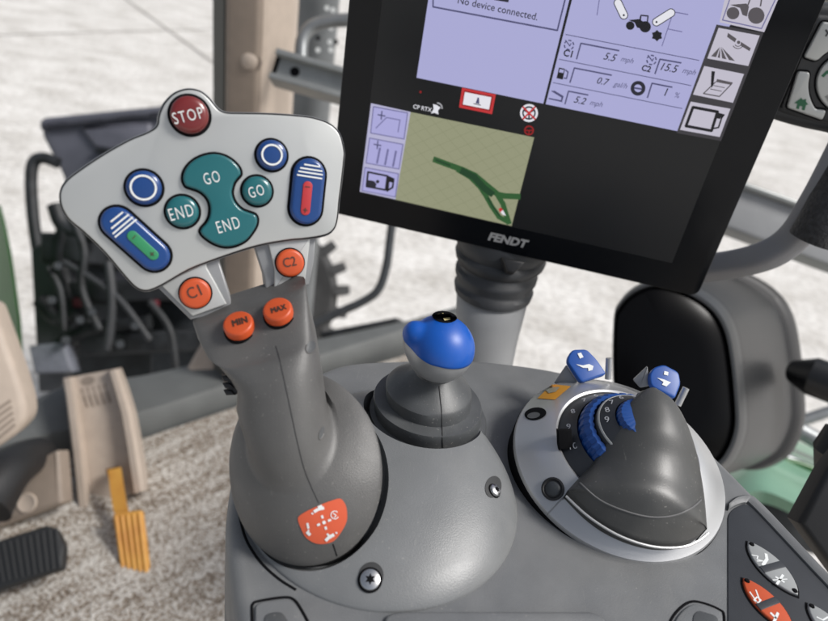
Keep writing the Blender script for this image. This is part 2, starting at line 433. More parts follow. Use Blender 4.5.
# exhaust guard column and tyre behind the pillar
ex = thing('exhaust_stack', 'grey perforated exhaust column behind the beige pillar', 'exhaust', PZ(320, 330, -.2))
Dx = 1.95
axt = P(322, -60, Dx); axb = PZ(322, 330, -.2); axb = Vector((axt.x, axt.y, -.3))
obj('guard', tube([axt, axb], .068, 32, smooth=0), mat('exhaust_grey', (.16, .17, .175), .45, .4, var=.1, vscale=12), ex)
for i, (x, y) in enumerate(((327, 8), (333, 10), (322, 18), (331, 28), (330, 42), (331, 50), (318, 38), (318, 50), (336, 42))):
    fr = Fr(P(x, y, Dx - .07), -ray(x, y), CR)
    obj('painted_hole', lathe(fr, [(0, .004), (.007, .004), (.007, -.006)], 12), 'white' if i not in (6, 8) else 'gap', ex)  # white discs paint the daylight showing through the guard's holes
ty = thing('tyre', 'chunky dirty tyre lugs seen between the joystick and the bent rod', 'tyre', P(285, 345, 2.9))
tfr = Fr(P(262, 292, 2.9), -ray(262, 292), CR)
obj('carcass', lathe(tfr, [(.15, .05), (.30, .08), (.335, .03), (.335, -.3), (.15, -.3)], 64), 'tyre', ty)
for k in range(22):
    a = 2 * math.pi * k / 22; c, s = math.cos(a), math.sin(a)
    lf = Fr(tfr.w(.34 * c, .34 * s, 0), tfr.x * c + tfr.y * s, -tfr.x * s + tfr.y * c)
    obj('lug', slab(lf, [(-.022, -.30), (.02, -.28), (.03, .06), (-.012, .08)], -.03, .045, .006), 'tyre', ty)
rod = tube([P(x, y, 1.7) for x, y in ((394, 205), (390, 240), (386, 268), (378, 290), (362, 302), (340, 312), (300, 332))], .0115)
tag(obj('bent_rod', rod, 'darkmetal'), 'dark bent metal rod outside the glass below the monitor', 'rod')
lowrail = prism_px([(318, 333), (395, 318), (402, 322), (402, 328), (325, 345)], 2.0, 2.2, .01)
tag(obj('cross_bar', lowrail, 'step'), 'dark flat bar lying behind the bent rod', 'bar')

# right side: window rail, rods, green hood, black housing with arm
fr = Fr(P(765, 215, 1.05), CB, (P(815, 215 + 17.5, 1.05) - P(765, 215, 1.05)))
wr = thing('window_rail', 'grey sloping cab rail seen behind the curved grab handle', 'rail', P(765, 240, 1.1))
obj('rail_face', slab(fr, fr.pxs([(640, 150), (860, 227), (860, 276), (640, 196)]), -.05, 0, .006), 'post', wr)
obj('rail_lip', slab(fr, fr.pxs([(640, 147), (860, 224), (860, 231), (640, 154)]), -.03, .012, .005), 'rail', wr)
hd = thing('engine_hood', 'pale green glossy bodywork patch right of the rotary dial', 'bodywork', P(770, 510, 1.3))
def hoodring(d, pts): return [P(x, y, d) for x, y in pts]
hp = [(700, 470), (722, 455), (760, 441), (800, 452), (850, 470)]
ho = []
for j, (dy, d) in enumerate(((-14, 1.62), (-6, 1.55), (4, 1.47), (10, 1.43), (22, 1.34), (36, 1.27), (50, 1.22), (62, 1.24))):
    ho.append([P(x, y + dy + (x - 760) * .1, d) for x, y in cat(hp, 6, False)])
obj('panel', rings_mesh(ho, False, False, closed=False), 'greenl', hd)
obj('crease', tube([P(x, y, 1.43) for x, y in ((700, 466), (740, 459), (790, 462), (815, 470))], .008), 'greenp', hd)
obj('lower_panel', prism_px([(745, 480), (830, 505), (830, 560), (700, 520)], 1.33, 1.5, .01), 'step', hd)
for a, b, d, r in (((776, 418), (850, 458), 1.5, .020), ((752, 437), (840, 408), 1.6, .014), ((770, 452), (835, 480), 1.45, .014)):
    tag(obj('guard_rod', tube([P(*a, d), P(*b, d)], r, smooth=0), 'tubemetal'),
        {776: 'thickest grey rod below the black housing arm', 752: 'thin grey rod rising to the right below the housing arm', 770: 'short grey rod lying over the green bodywork'}[a[0]], 'rod')

bh = thing('round_housing', 'large black rounded housing with glossy dark face behind the rotary dial', 'housing', P(690, 460, .8))
D0 = .80
fo = [(611, 320), (617, 302), (632, 288), (655, 281), (685, 288), (712, 305), (727, 328), (734, 362), (738, 405), (738, 430), (731, 452), (718, 468), (690, 478), (650, 470), (622, 440), (611, 390)]
ff = cat(fo, 5)
def shift(pts, cx, cy, s, dx, dy): return [(cx + (x - cx) * s + dx, cy + (y - cy) * s + dy) for x, y in pts]
R = []
for s, dx, dy, d in ((.93, 0, 0, D0 + .0), (.965, 1, 0, D0 - .006), (1.0, 3, -1, D0), (1.03, 10, -2, D0 + .03), (1.03, 26, -5, D0 + .10), (1.0, 44, -8, D0 + .17), (.97, 58, -11, D0 + .22)):
    R.append([P(x, y, d) for x, y in shift(ff, 676, 375, s, dx, dy)])
obj('shell', rings_mesh(R), 'hshell', bh)
obj('face_rim', rings_mesh([[P(x, y, d) for x, y in shift(ff, 676, 375, s, dx, dy)] for s, dx, dy, d in ((.94, 0, 0, D0 - .004), (.955, 0, 0, D0 - .010), (.985, 1.5, 0, D0 - .010), (1.012, 4, -1, D0 - .002), (1.02, 7, -1.5, D0 + .012))], False, False), 'hrim', bh)
obj('dark_face', rings_mesh([[P(x, y, d) for x, y in shift(ff, 676, 375, s, 0, 0)] for s, d in ((.935, D0 + .002), (.93, D0 - .004), (.90, D0 - .007), (.5, D0 - .010))]), 'gloss', bh)
R = []
for s, dx, dy, d in ((.99, 58, -11, D0 + .214), (1.02, 60, -11, D0 + .216), (1.03, 65, -11, D0 + .245), (.97, 68, -11, D0 + .25)):
    R.append([P(x, y, d) for x, y in shift(ff, 676, 375, s, dx, dy)])
obj('rear_band', rings_mesh(R), 'black', bh)
obj('arm', tube([P(796, 372, D0 + .16), P(812, 376, D0 + .13), P(870, 398, D0 + .1)], [.018, .028, .028], 20, smooth=0), 'hshell', bh)

# ================================================================== CAB STRUCTURE
# floor mat
def mat_mat():
    m = bpy.data.materials.new('coir_mat'); m.use_nodes = True; nt = m.node_tree; b = nt.nodes['Principled BSDF']
    tc = nt.nodes.new('ShaderNodeTexCoord')
    v = nt.nodes.new('ShaderNodeTexVoronoi'); v.inputs['Scale'].default_value = 300; v.inputs['Randomness'].default_value = 1
    n = nt.nodes.new('ShaderNodeTexNoise'); n.inputs['Scale'].default_value = 215; n.inputs['Detail'].default_value = 4
    q0, q1 = PZ(140, 490, 0), PZ(240, 444, 0)
    mp = nt.nodes.new('ShaderNodeMapping'); mp.vector_type = 'TEXTURE'; mp.inputs['Rotation'].default_value = (0, 0, math.atan2(q1.y - q0.y, q1.x - q0.x)); mp.inputs['Scale'].default_value = (.5, .055, 1)
    w = nt.nodes.new('ShaderNodeTexNoise'); w.inputs['Scale'].default_value = 1.6; w.inputs['Detail'].default_value = 2
    nt.links.new(tc.outputs['Object'], mp.inputs['Vector']); nt.links.new(mp.outputs['Vector'], w.inputs['Vector'])
    nt.links.new(tc.outputs['Object'], v.inputs['Vector']); nt.links.new(tc.outputs['Object'], n.inputs['Vector'])
    r = nt.nodes.new('ShaderNodeValToRGB'); cr = r.color_ramp
    cr.elements[0].position = .33; cr.elements[0].color = (.16, .125, .095, 1); cr.elements[1].position = .64; cr.elements[1].color = (.66, .63, .58, 1)
    for p, c in ((.41, (.25, .20, .155, 1)), (.48, (.40, .345, .285, 1)), (.55, (.52, .49, .45, 1))):
        q = cr.elements.new(p); q.color = c
    ad = nt.nodes.new('ShaderNodeMath'); ad.operation = 'MULTIPLY_ADD'; ad.inputs[1].default_value = .5
    sb = nt.nodes.new('ShaderNodeMath'); sb.operation = 'SUBTRACT'; sb.inputs[1].default_value = .25
    nt.links.new(w.outputs['Fac'], ad.inputs[0]); nt.links.new(n.outputs['Fac'], ad.inputs[2])
    nt.links.new(ad.outputs[0], sb.inputs[0])
    vm = nt.nodes.new('ShaderNodeMath'); vm.operation = 'MULTIPLY_ADD'; vm.inputs[1].default_value = .22
    sp = nt.nodes.new('ShaderNodeSeparateColor'); nt.links.new(v.outputs['Color'], sp.inputs[0])
    nt.links.new(sp.outputs[0], vm.inputs[0]); nt.links.new(sb.outputs[0], vm.inputs[2])
    s2 = nt.nodes.new('ShaderNodeMath'); s2.operation = 'SUBTRACT'; s2.inputs[1].default_value = .11
    nt.links.new(vm.outputs[0], s2.inputs[0]); nt.links.new(s2.outputs[0], r.inputs['Fac'])
    nt.links.new(r.outputs['Color'], b.inputs['Base Color']); b.inputs['Roughness'].default_value = .9; b.inputs['Specular IOR Level'].default_value = .2
    bp = nt.nodes.new('ShaderNodeBump'); bp.inputs['Distance'].default_value = .006; bp.inputs['Strength'].default_value = 1
    nt.links.new(s2.outputs[0], bp.inputs['Height']); nt.links.new(bp.outputs['Normal'], b.inputs['Normal'])
    return m
M['coir'] = mat_mat()
cf = Fr((0, 0, 0), (0, 0, 1), (1, 0, 0))
floor_uv = [(-1.6, -1.2), (1.2, -1.2), (1.2, 1.55), (-1.6, 1.3)]
struct(obj('cab_floor', slab(cf, [PZ(-260, 470, 0).xy, PZ(40, 462, 0).xy, PZ(135, 440, 0).xy, PZ(242, 404, 0).xy, PZ(420, 350, 0).xy, (.95, 1.2), (.95, -1.1), (-1.15, -1.1)], -.25, -.02), 'dkgrey'))
mo = [PZ(-260, 470, 0).xy, PZ(40, 462, 0).xy, PZ(135, 440, 0).xy, PZ(242, 404, 0).xy, PZ(420, 350, 0).xy, (.9, 1.2), (.9, -1.0), (-1.1, -1.0)]
def mat_mesh():
    b = bmesh.new(); vs = [b.verts.new((x, y, 0)) for x, y in mo]; b.faces.new(vs)
    return [v.co.copy() for v in b.verts], [list(range(len(mo)))]
mv = slab(cf, [tuple(p) for p in mo], -.012, 0, .006)
tag(obj('floor_mat', mv, 'coir'), 'beige and grey speckled coarse floor mat under the pedals', 'floor mat')
# raised dark sill round the floor
si = [(-300, 520), (0, 474), (18, 466), (135, 437), (245, 400), (420, 342), (470, 326)]
so = [(-300, 430), (0, 420), (28, 404), (66, 386), (140, 376), (205, 362), (330, 337), (430, 316), (470, 308)]
zs = .055
sil = [PZ(x, y, .0) for x, y in cat(si, 6, False)]
n_ = len(sil)
sou = [PZ(x, y, zs) for x, y in cat(so, 6, False)]
def resample(pts, n):
    L = [0]
    for a, b in zip(pts[:-1], pts[1:]): L.append(L[-1] + (b - a).length)
    out = []
    for i in range(n):
        t = L[-1] * i / (n - 1); k = 0
        while k < len(L) - 2 and L[k + 1] < t: k += 1
        f_ = (t - L[k]) / max(1e-9, L[k + 1] - L[k]); out.append(pts[k].lerp(pts[k + 1], f_))
    return out
A, B = resample(sil, 60), resample(sou, 60)
R = []
for a, b in zip(A, B):
    d = (b - a); d.z = 0; L = d.length; d.normalize(); z = Vector((0, 0, 1))
    R.append([a, a + d * .008 + z * zs * .55, a + d * .022 + z * zs * .92, a + d * .05 + z * zs, b, b - z * .15, a - z * .15])
struct(obj('door_sill', rings_mesh(R, True, True), 'sill'))

# beige pillar
pil = thing('cab_pillar', 'beige upright cab pillar left of the monitor', 'pillar', PZ(240, 372, .0))
Dp = PZ(232, 372, .05).y / ray(262, 60).y
pc = PZ(262, 372, .05); pc = P(262, 60, Dp)
fr = Fr(Vector((pc.x, pc.y, 0)), (0, 0, 1), Vector((CR.x, CR.y, 0)))
u = lambda px, py=60: (P(px, py, Dp) - fr.o).dot(fr.x)
prof = [(u(228), -.02), (u(232), -.045), (u(262), -.045), (u(268), -.02), (u(284), .07), (u(284), .14), (u(228), .12)]
obj('trim', slab(fr, rounded(prof, .008, 3), .03, 1.75), 'beige_d', pil)  # front in the shade-darkened beige, its edge strip in the plain one
obj('edge_trim', slab(fr, rounded([(u(264.5), -.036), (u(269), -.0235), (u(286), .068), (u(287), .12), (u(281), .12), (u(280), .075)], .004, 3), .03, 1.75), 'beige', pil)
obj('seal', slab(fr, [(u(213), .0), (u(226.5), -.02), (u(228.2), -.015), (u(228.2), .1), (u(213), .1)], .04, 1.75), 'seal', pil)
cp, cn = P(250, 60, Dp - .055), -ray(250, 60)
cfr = Fr(P(250, 61, Dp - .035), fr.y * -1 + Vector((0, 0, .1)), fr.x)
obj('screw_cap', lathe(cfr, [(0, .012), (.010, .0115), (.0155, .008), (.0165, 0), (.0165, -.02)], 32), 'beige', pil)
obj('screw_cap_ring', lathe(cfr, [(.019, -.02), (.019, .0035), (.0185, .0045), (.0225, .0045), (.0235, .0), (.0235, -.02)], 32), 'beige_d', pil)
ffr = Fr(PZ(206, 372, .05), -ray(206, 355) * 1, CR)
obj('foot', slab(ffr, rounded(ffr.pxs([(186, 370), (206, 336), (235, 322), (262, 340), (262, 378), (193, 378)]), .01), -.14, 0, .012), 'beige', pil)

# channel rail and bent grey tube
fr = Fr(P(310, 75, 1.12), CB, P(341, 66, 1.12) - P(278, 48, 1.12))
br = thing('channel_bracket', 'grey metal channel running from the beige pillar behind the monitor', 'bracket', P(310, 95, 1.12))
v = lambda x, y: fr.px(x, y)
(ua, va), (ub, vb) = v(277, 50), v(277, 77)
uc = v(430, 95)[0]
obj('web', slab(fr, [(ua + .004, vb), (uc, vb), (uc, va), (ua + .004, va)], -.03, -.018), 'rail', br)
obj('flange', box(fr, ua - .002, uc, va - .006, va + .004, -.05, .0, .002), 'rail', br)
obj('flange', box(fr, ua - .002, uc, vb - .004, vb + .006, -.05, .0, .002), 'rail', br)
obj('end_gap', box(fr, ua - .003, ua + .0038, vb + .0062, va - .0062, -.05, -.016), 'gap', br)
hu, hv = v(293, 68)
obj('hole', lathe(Fr(fr.w(hu, hv, -.0175), fr.z, fr.x), [(0, .0005), (.0085, .0005), (.0085, 0)], 24), 'gap', br)
tb2 = tube([P(x, y, 1.25) for x, y in ((301, 70), (301, 52), (303, 38), (311, 27), (326, 22), (348, 20), (400, 19))], .0125)
tag(obj('bent_tube', tb2, 'tubemetal'), 'grey curved metal tube above the channel bracket', 'tube')

# beige column at far left with vent slots
col = thing('steering_column_cover', 'beige slotted cover at the far left edge', 'cover', P(10, 455, 1.05))
fr = Fr(P(5, 400, 1.05), CB + CR * .35, CR)
obj('cover', slab(fr, rounded(fr.pxs([(-70, 300), (-9, 300), (5, 338), (19, 378), (26, 402), (27, 420), (17, 434), (-1, 447), (-70, 487)]), .012), -.08, 0, .012), 'beige', col)
for k in range(5):
    x0, y0 = -15 + k * 2.0, 422 + k * 6.2; x1, y1 = 10 + k * 1.1, 401 + k * 6.0
    obj('vent_slot', stroke(fr, fr.pxs([(x0, y0 - 4), (x1, y1)], .0007), .0045, .0007), 'beige_d', col)
# lower beige bracket with round recess, black lever boot
bb = thing('pedal_bracket', 'beige floor bracket with a round recess between brake and accelerator pedals', 'bracket', PZ(40, 527, 0))
fr = Fr(P(35, 490, 1.24), CB + CU * .2, CR)
obj('plate', slab(fr, rounded(fr.pxs([(-60, 515), (-30, 480), (14, 470), (58, 449), (62, 504), (0, 528), (-60, 548)]), .008), -.04, 0, .008), 'beige_d', bb)
ru, rv = fr.px(27, 503)
obj('recess', lathe(Fr(fr.w(ru, rv, .0), fr.z, fr.x), [(0, .0010), (.0125, .0010), (.0165, .003), (.0185, .002), (.019, .0)], 32), 'beige', bb)
tag(obj('lever_boot', tube([P(-20, 505, 1.12), P(8, 470, 1.18), P(40, 452, 1.30)], [.055, .030], 20), 'black'), 'black rubber lever boot at the left edge above the brake pedal', 'boot')

# accelerator pedal
ap = thing('accelerator_pedal', 'yellow ribbed accelerator pedal hanging from a beige housing', 'pedal', PZ(112, 510, 0))
top = [P(x, y, d) for x, y, d in ((63, 380, 1.43), (118, 369, 1.43))]
secs = []
for (lx, ly), (rx, ry), d, dep in (((64, 383), (117, 371), 1.47, .05), ((63, 378.5), (118, 368.5), 1.43, .07), ((66, 398), (124, 386), 1.385, .08), ((69, 425), (132, 412), 1.355, .085), ((73, 460), (138, 446), 1.335, .09), ((78, 509), (145, 491), 1.325, .10)):
    L_, R_ = P(lx, ly, d), P(rx, ry, d); e = (R_ - L_); nn = -ray((lx + rx) / 2, (ly + ry) / 2).normalized()
    nn = (nn - e.normalized() * nn.dot(e.normalized()) * .35).normalized()
    row = [L_ - nn * dep, L_ + nn * 0 - e * .0, L_ + e * .05 + nn * .016, L_ + e * .14 + nn * .016, L_ + e * .18 - nn * .018, R_ - e * .18 - nn * .018, R_ - e * .14 + nn * .016, R_ - e * .05 + nn * .016, R_, R_ - nn * dep]
    secs.append(row)
hv_ = rings_mesh(secs)
hs = obj('housing', hv_, 'beige', ap, ang=25)
hb = bvh_of(hv_)
for k in range(5):
    x = 82 + k * 5.6
    obj('groove', tube([hit(hb, x + t * 6, 389 - k * 1.1 + t * 18)[0] for t in (0, .5, 1)], .0026, 8, smooth=0), 'beige_d', hs)
q = circ(88, 381, 7, 20, 4.5, -.2)
obj('screw_recess', conform(hb, grid_poly(q, 5), .0012), 'beige_d', hs)
obj('slot', conform(hb, grid_poly([(106, 469), (119, 466), (120, 472), (108, 476)], 4), .0012), mat('slot_shadow', (.20, .09, .015), .7), hs)
arm = rings_mesh([[P(x0, y0, d), P(x1, y1, d), P(x1, y1, d + .012), P(x0, y0, d + .012)] for (x0, y0), (x1, y1), d in (((108, 470), (121, 467), 1.318), ((110, 490), (124, 486), 1.29), ((113, 508), (127, 504), 1.27), ((117, 522), (131, 519), 1.262))])
obj('arm', arm, 'yellow', ap, ang=30)
fr = Fr(P(130, 545, 1.225), CB * .9 + CU * .25, P(145, 543, 1.225) - P(115, 546, 1.225))
pad = rounded(fr.pxs([(112, 514), (141, 510), (149, 575), (122, 581)]), .008)
po = obj('pad', slab(fr, pad, -.012, 0, .003), 'yellow', ap)
for k in range(5):
    t = (k + .5) / 5; a = (112 + 29 * t + 1, 514 - 4 * t + 3); b = (122 + 27 * t - .5, 581 - 6 * t - 3)
    obj('rib', tube([fr.w(*fr.px(*a), -.0005), fr.w(*fr.px(*b), -.0005)], .0036, 8, smooth=0), 'yellow', po)
bp_ = thing('brake_pedal', 'black ribbed rubber pedal at the left edge', 'pedal', PZ(30, 590, 0))
fr = Fr(P(25, 560, 1.12), CB * .8 + CU * .45, P(60, 545, 1.12) - P(0, 565, 1.12))
pp = rounded(fr.pxs([(-50, 556), (46, 525), (55, 528), (63, 545), (61, 568), (-50, 606)]), .006)
bpo = obj('pad', slab(fr, pp, -.02, 0, .004), 'rubber', bp_)
for k in range(14):
    t = k / 13; a = (-30 + 86 * t, 553 - 25 * t); b = (-22 + 82 * t, 588 - 28 * t * .7)
    obj('tread_rib', tube([fr.w(*fr.px(*a), .0), fr.w(*fr.px(*b), .0)], .0024, 6, smooth=0), 'rubber', bpo)

# ================================================================== MONITOR
tf = Fr(CAM + cv((-.045837, -.099463, .547169)), cv((.966489, .235002, -.103314)).cross(cv((.153195, -.850931, -.502441))), cv((.966489, .235002, -.103314)))
W, H = .261, .200
U0, U1, V0, V1 = -.0247, .2899, -.0236, H + .022
mon = thing('monitor', 'black touchscreen terminal showing lavender data panels and a field map', 'monitor', tf.w(.13, V0, -.02))
rp = rounded([(U0, V0), (U1, V0), (U1, V1), (U0, V1)], .008, 6)
obj('housing', slab(tf, rounded([(U0 - .0008, V0 - .0008), (U1 + .0008, V0 - .0008), (U1 + .0008, V1), (U0 - .0008, V1)], .0085, 6), -.034, -.0012, .002), 'housing', mon)  # slightly wider than the glass, leaving a pale line as edge highlight
gl = obj('glass', slab(tf, rp, -.004, 0, .0007), 'bezel', mon)
Z1, Z2, Z3, Z4 = .0003, .0005, .0007, .0009
scr = obj('screen', sheet(tf, [(0, 0), (W, 0), (W, H), (0, H)], Z1), 'lcd', mon)
E = dict(lav=emi('lit_lavender', (168, 168, 210)), lav2=emi('lit_lavender_grey', (178, 176, 206)), tile=emi('lit_tile', (190, 186, 200)), tileb=emi('lit_tile_blue', (168, 166, 214)),
         dark=emi('lit_dark', (34, 34, 46)), line=emi('lit_line', (74, 74, 110)), faint=emi('lit_faint', (108, 106, 150)), map=emi('lit_map', (146, 148, 120)), map2=emi('lit_map_grid', (135, 138, 110)),
         track=emi('lit_track', (48, 88, 48)), track2=emi('lit_track_dark', (32, 64, 38)), red=emi('lit_red', (190, 50, 52)), white=emi('lit_white', (225, 225, 232)), wh2=emi('lit_dim_white', (160, 160, 165)),
         reddk=emi('lit_red_dim', (140, 26, 26)), blk=emi('lit_black', (20, 20, 24)), gr2=emi('lit_dark_grey', (58, 56, 60)), gr=emi('lit_grey', (84, 80, 84)))
def uvmean(k, *pts): return sum(tf.px(*p)[k] for p in pts) / len(pts)
uL = uvmean(0, (417.6, 75), (427.8, 0)); uD = uvmean(0, (570.2, 0), (551.5, 75), (544, 103)); vB = uvmean(1, (430, 80.4), (530, 100.4), (640, 123.7))
uR = uvmean(0, (677.4, 131.5), (688.9, 102.))
def scrn(name, pts, z, m, par=scr, px=True):
    return obj(name, sheet(tf, tf.pxs(pts, z) if px else pts, z), E[m], par, smooth=False)
def line(name, pts, w, z, m, par=scr): return obj(name, stroke(tf, tf.pxs(pts, z), w, z), E[m], par, smooth=False)
def words(s, a, b, z, m, par=scr, **k): return obj('lettering', text(tf, s, a, b, z, **k), E[m], par, smooth=False)
scrn('message_panel', [(uL, vB), (uD - .0006, vB), (uD - .0006, H - .001), (uL, H - .001)], Z2, 'lav', px=False)
scrn('data_panel', [(uD + .0012, vB), (uR, vB), (uR, H - .001), (uD + .0012, H - .001)], Z2, 'lav', px=False)
scrn('data_panel', [(uR - .018, tf.px(690, 60)[1]), (uR, tf.px(690, 60)[1]), (uR + .017, H - .001), (uR - .018, H - .001)], Z2 + .00003, 'lav', px=False)
line('message_frame', [(433.2, -8), (433, 6.8), (557.3, 30.4), (567, -8)], .0011, Z3, 'line')
scrn('message_icon', [(494, -3), (509, -1), (508.4, 2.4), (494, 0)], Z3, 'dark')
words('No device connected.', (457.5, 3.2), (537, 20.4), Z3, 'dark', bold=.006)
for a, b in (((565.4, 34.4), (699, 60.4)), ((559, 59.2), (691, 85.6)), ((553, 82.6), (682, 108.5))): line('row_line', [a, b], .0005, Z3, 'line')
for p in (((576.6, 59), (580.9, 43.3), (619, 50.7)), ((570, 82.5), (574.4, 68), (611.5, 75.2)), ((565, 104), (568.5, 91.2), (588, 95)), ((655, 73.7), (660, 59.2), (681, 62.9)), ((647.5, 97.5), (652, 83.3), (672, 87.2))):
    line('value_box', p, .0010, Z3, 'line')
for s, a, b, it, bo in (('5.5', (603, 59.2), (615.5, 61.8), .3, .006), ('mph', (620.5, 61), (632.8, 63.6), .3, 0), ('C1', (562.8, 55.5), (571.6, 57.4), 0, .03), ('0.7', (596.5, 83.3), (608, 85.8), .2, .006),
                        ('gal/h', (613, 86), (626.5, 88.8), .3, 0), ('5.2', (573.5, 102.3), (585, 104.8), .3, .006), ('mph', (589.5, 104.6), (602, 107.2), .3, 0), ('C2', (641, 70.2), (650, 72.2), 0, .03),
                        ('15.5', (660.3, 69.8), (676.5, 73), .2, .006), ('mph', (682, 72.6), (695, 75.3), .3, 0), ('1', (664.0, 95.6), (669.0, 96.6), .1, .006), ('%', (674, 97.2), (678.6, 98.2), 0, 0)):
    words(s, a, b, Z3, 'dark' if bo else 'line', ital=it, bold=bo, ref='0' if s == '1' else None)
def pc_(x, y, r, n=20, ry=None):
    return [(x + r * math.cos(2 * math.pi * i / n), y + (ry or r) * math.sin(2 * math.pi * i / n)) for i in range(n)]
def ring_px(name, x, y, r, w, z, m, par=scr, a0=0, a1=2 * math.pi, n=28):
    return line(name, [(x + r * math.cos(a0 + (a1 - a0) * i / n), y + r * math.sin(a0 + (a1 - a0) * i / n)) for i in range(n + 1)], w, z, m, par)
for x, y in ((569, 45), (651.5, 60)):
    for k in range(6): ring_px('gauge_icon', x, y, 4.6, .0009, Z3, 'line', a0=k * 1.047 - .6, a1=k * 1.047 - .05, n=5)
    line('gauge_icon', [(x - 3.5, y - 4.8), (x + .8, y + 1), (x + 2, y - 1.5)], .0007, Z3 + .00002, 'line')
scrn('fuel_icon', [(559, 67.5), (565, 68.8), (562.8, 79.6), (556.5, 78.2)], Z3, 'blk'); scrn('fuel_icon', [(559.8, 69), (564, 69.9), (563.2, 73), (559, 72.2)], Z4, 'lav')
line('fuel_icon', [(565.5, 70), (568, 72), (566.5, 78.5), (564, 78)], .0009, Z3, 'line')
line('working_speed_icon', [(552, 91), (562, 97), (561.5, 101), (549, 98.5), (562, 101.5)], .0009, Z3, 'line'); line('working_speed_icon', [(554, 91), (563, 96.4), (562, 100)], .0008, Z4, 'line')
ring_px('slip_icon', 638, 88.3, 5.6, .0024, Z3, 'dark'); line('slip_icon', [(634.5, 88), (641.5, 89)], .0012, Z4, 'line')
# little tractor with its arms
scrn('wheel_icon', pc_(630.2, 25.6, 4.3), Z3, 'blk'); scrn('wheel_icon', pc_(645.2, 26.8, 5.7), Z3, 'blk')
scrn('tractor_icon', [(628.5, 20), (639.5, 19), (640, 16), (641.3, 20.5), (644, 22), (640.5, 28.5), (637, 27.5), (634.5, 22.5)], Z4, 'blk')
line('tractor_icon', [(640, 22), (641, 15.3), (648, 16), (647.4, 21.5)], .0009, Z4, 'dark')
for a, b in (((618, 3), (623.8, 15.2)), ((656.5, 22), (671, 12.8))):
    q = capsule(a, b, 4.4); q2 = capsule(a, b, 3.5)
    scrn('loader_arm_icon', q, Z3, 'dark'); scrn('loader_arm_icon', q2, Z4, 'white'); scrn('loader_arm_icon', pc_(*(b if a[0] < 630 else a), 1.1), Z4 + .0001, 'dark')
scrn('gear_icon', [(657 + (5.8 if i % 2 else 4.2) * math.cos(i * math.pi / 6), 35.6 + (5.8 if i % 2 else 4.2) * math.sin(i * math.pi / 6)) for i in range(12)], Z3, 'blk')
for p in (((674, 12), (688, 14.5)), ((673, 13), (662, 46)), ((668, 29), (682, 31.8)), ((600, -5), (597, 15)),): line('link_line', p, .0006, Z3, 'faint')
# soft key tiles down the right edge
scrn('key_strip', [(716.5, 24.5), (763.5, 33), (721, 141), (676.5, 133)], Z2 + .00008, 'gr2')
def tile(pts): return scrn('soft_key', pts, Z3, 'tile')
t1 = tile([(729, -20), (783, -12), (764.2, 32.2), (719.5, 22.2)])
line('key_frame', [(733, -10), (722.5, 20), (761.5, 28.6), (777, -4)], .0007, Z4, 'faint', t1)
scrn('wheel_icon', pc_(733, 13.2, 6.4, ry=6.2), Z4, 'gr', t1); scrn('wheel_icon', pc_(756.2, 15.6, 8.3), Z4, 'gr', t1)
scrn('tractor_icon', [(730, 4.8), (746.5, 3.5), (749, 6.5), (747, 16.5), (742.5, 15), (740, 8)], Z4 + .00005, 'gr', t1)
line('tractor_icon', [(748, 5), (752, -6), (762, -4), (760.5, 6)], .0009, Z4, 'gr', t1)
t2 = tile([(718.6, 27.8), (759.7, 35.6), (748.2, 66), (707.3, 58.4)])
for q in ([(728, 32.8), (736.6, 38.8), (734.8, 42.4), (727, 36.8)], [(741, 41.8), (750.8, 48.2), (749.6, 51.2), (740.4, 45.6)], pc_(738.6, 42.4, 1.7)): scrn('satellite_icon', q, Z4, 'gr', t2)
for r in (3.4, 5.6): ring_px('signal_icon', 738, 43, r, .0005, Z4, 'gr', t2, a0=.7, a1=2.6, n=8)
for q in ([(719.8, 47), (716.2, 57.2), (711, 56.2)], [(720.4, 47), (720, 58), (717.6, 57.5)], [(721, 47), (726.6, 59.4), (722, 58.4)], [(721.6, 47), (735, 61), (729, 60)]): scrn('field_icon', q, Z4, 'gr', t2)
t3 = tile([(704.2, 66), (744, 74), (733, 102.8), (693, 94.5)])
scrn('note_icon', [(717, 79), (733, 82.5), (731.5, 85), (716, 82)], Z4, 'gr', t3)
line('note_icon', [(715.5, 82), (703.5, 93.5), (719.5, 96.5), (730.5, 85)], .0008, Z4, 'gr', t3)
scrn('pen_icon', [(711.5, 71), (715, 71.5), (713.4, 85), (711.4, 88), (710.8, 84.5)], Z4 + .00005, 'blk', t3)
for y in (85.5, 89): line('note_icon', [(714 - (y - 85) * .9, y), (725 - (y - 85) * .9, y + 2.2)], .0005, Z4, 'gr', t3)
t4 = tile([(690.7, 101.6), (730.4, 108.8), (719.7, 137), (680, 129.8)])
line('camera_icon', [(693, 107.2), (717.5, 111.8), (711.5, 130.8), (686, 126), (693, 107.2)], .0020, Z4, 'blk', t4)
scrn('camera_icon', [(716, 112), (725, 114.5), (723, 117.5), (721.5, 116.5), (720, 119), (714.5, 118)], Z4 + .00005, 'blk', t4)
line('camera_icon', [(722, 117), (718.5, 127.5), (713, 128.5)], .0011, Z4 + .0001, 'blk', t4)
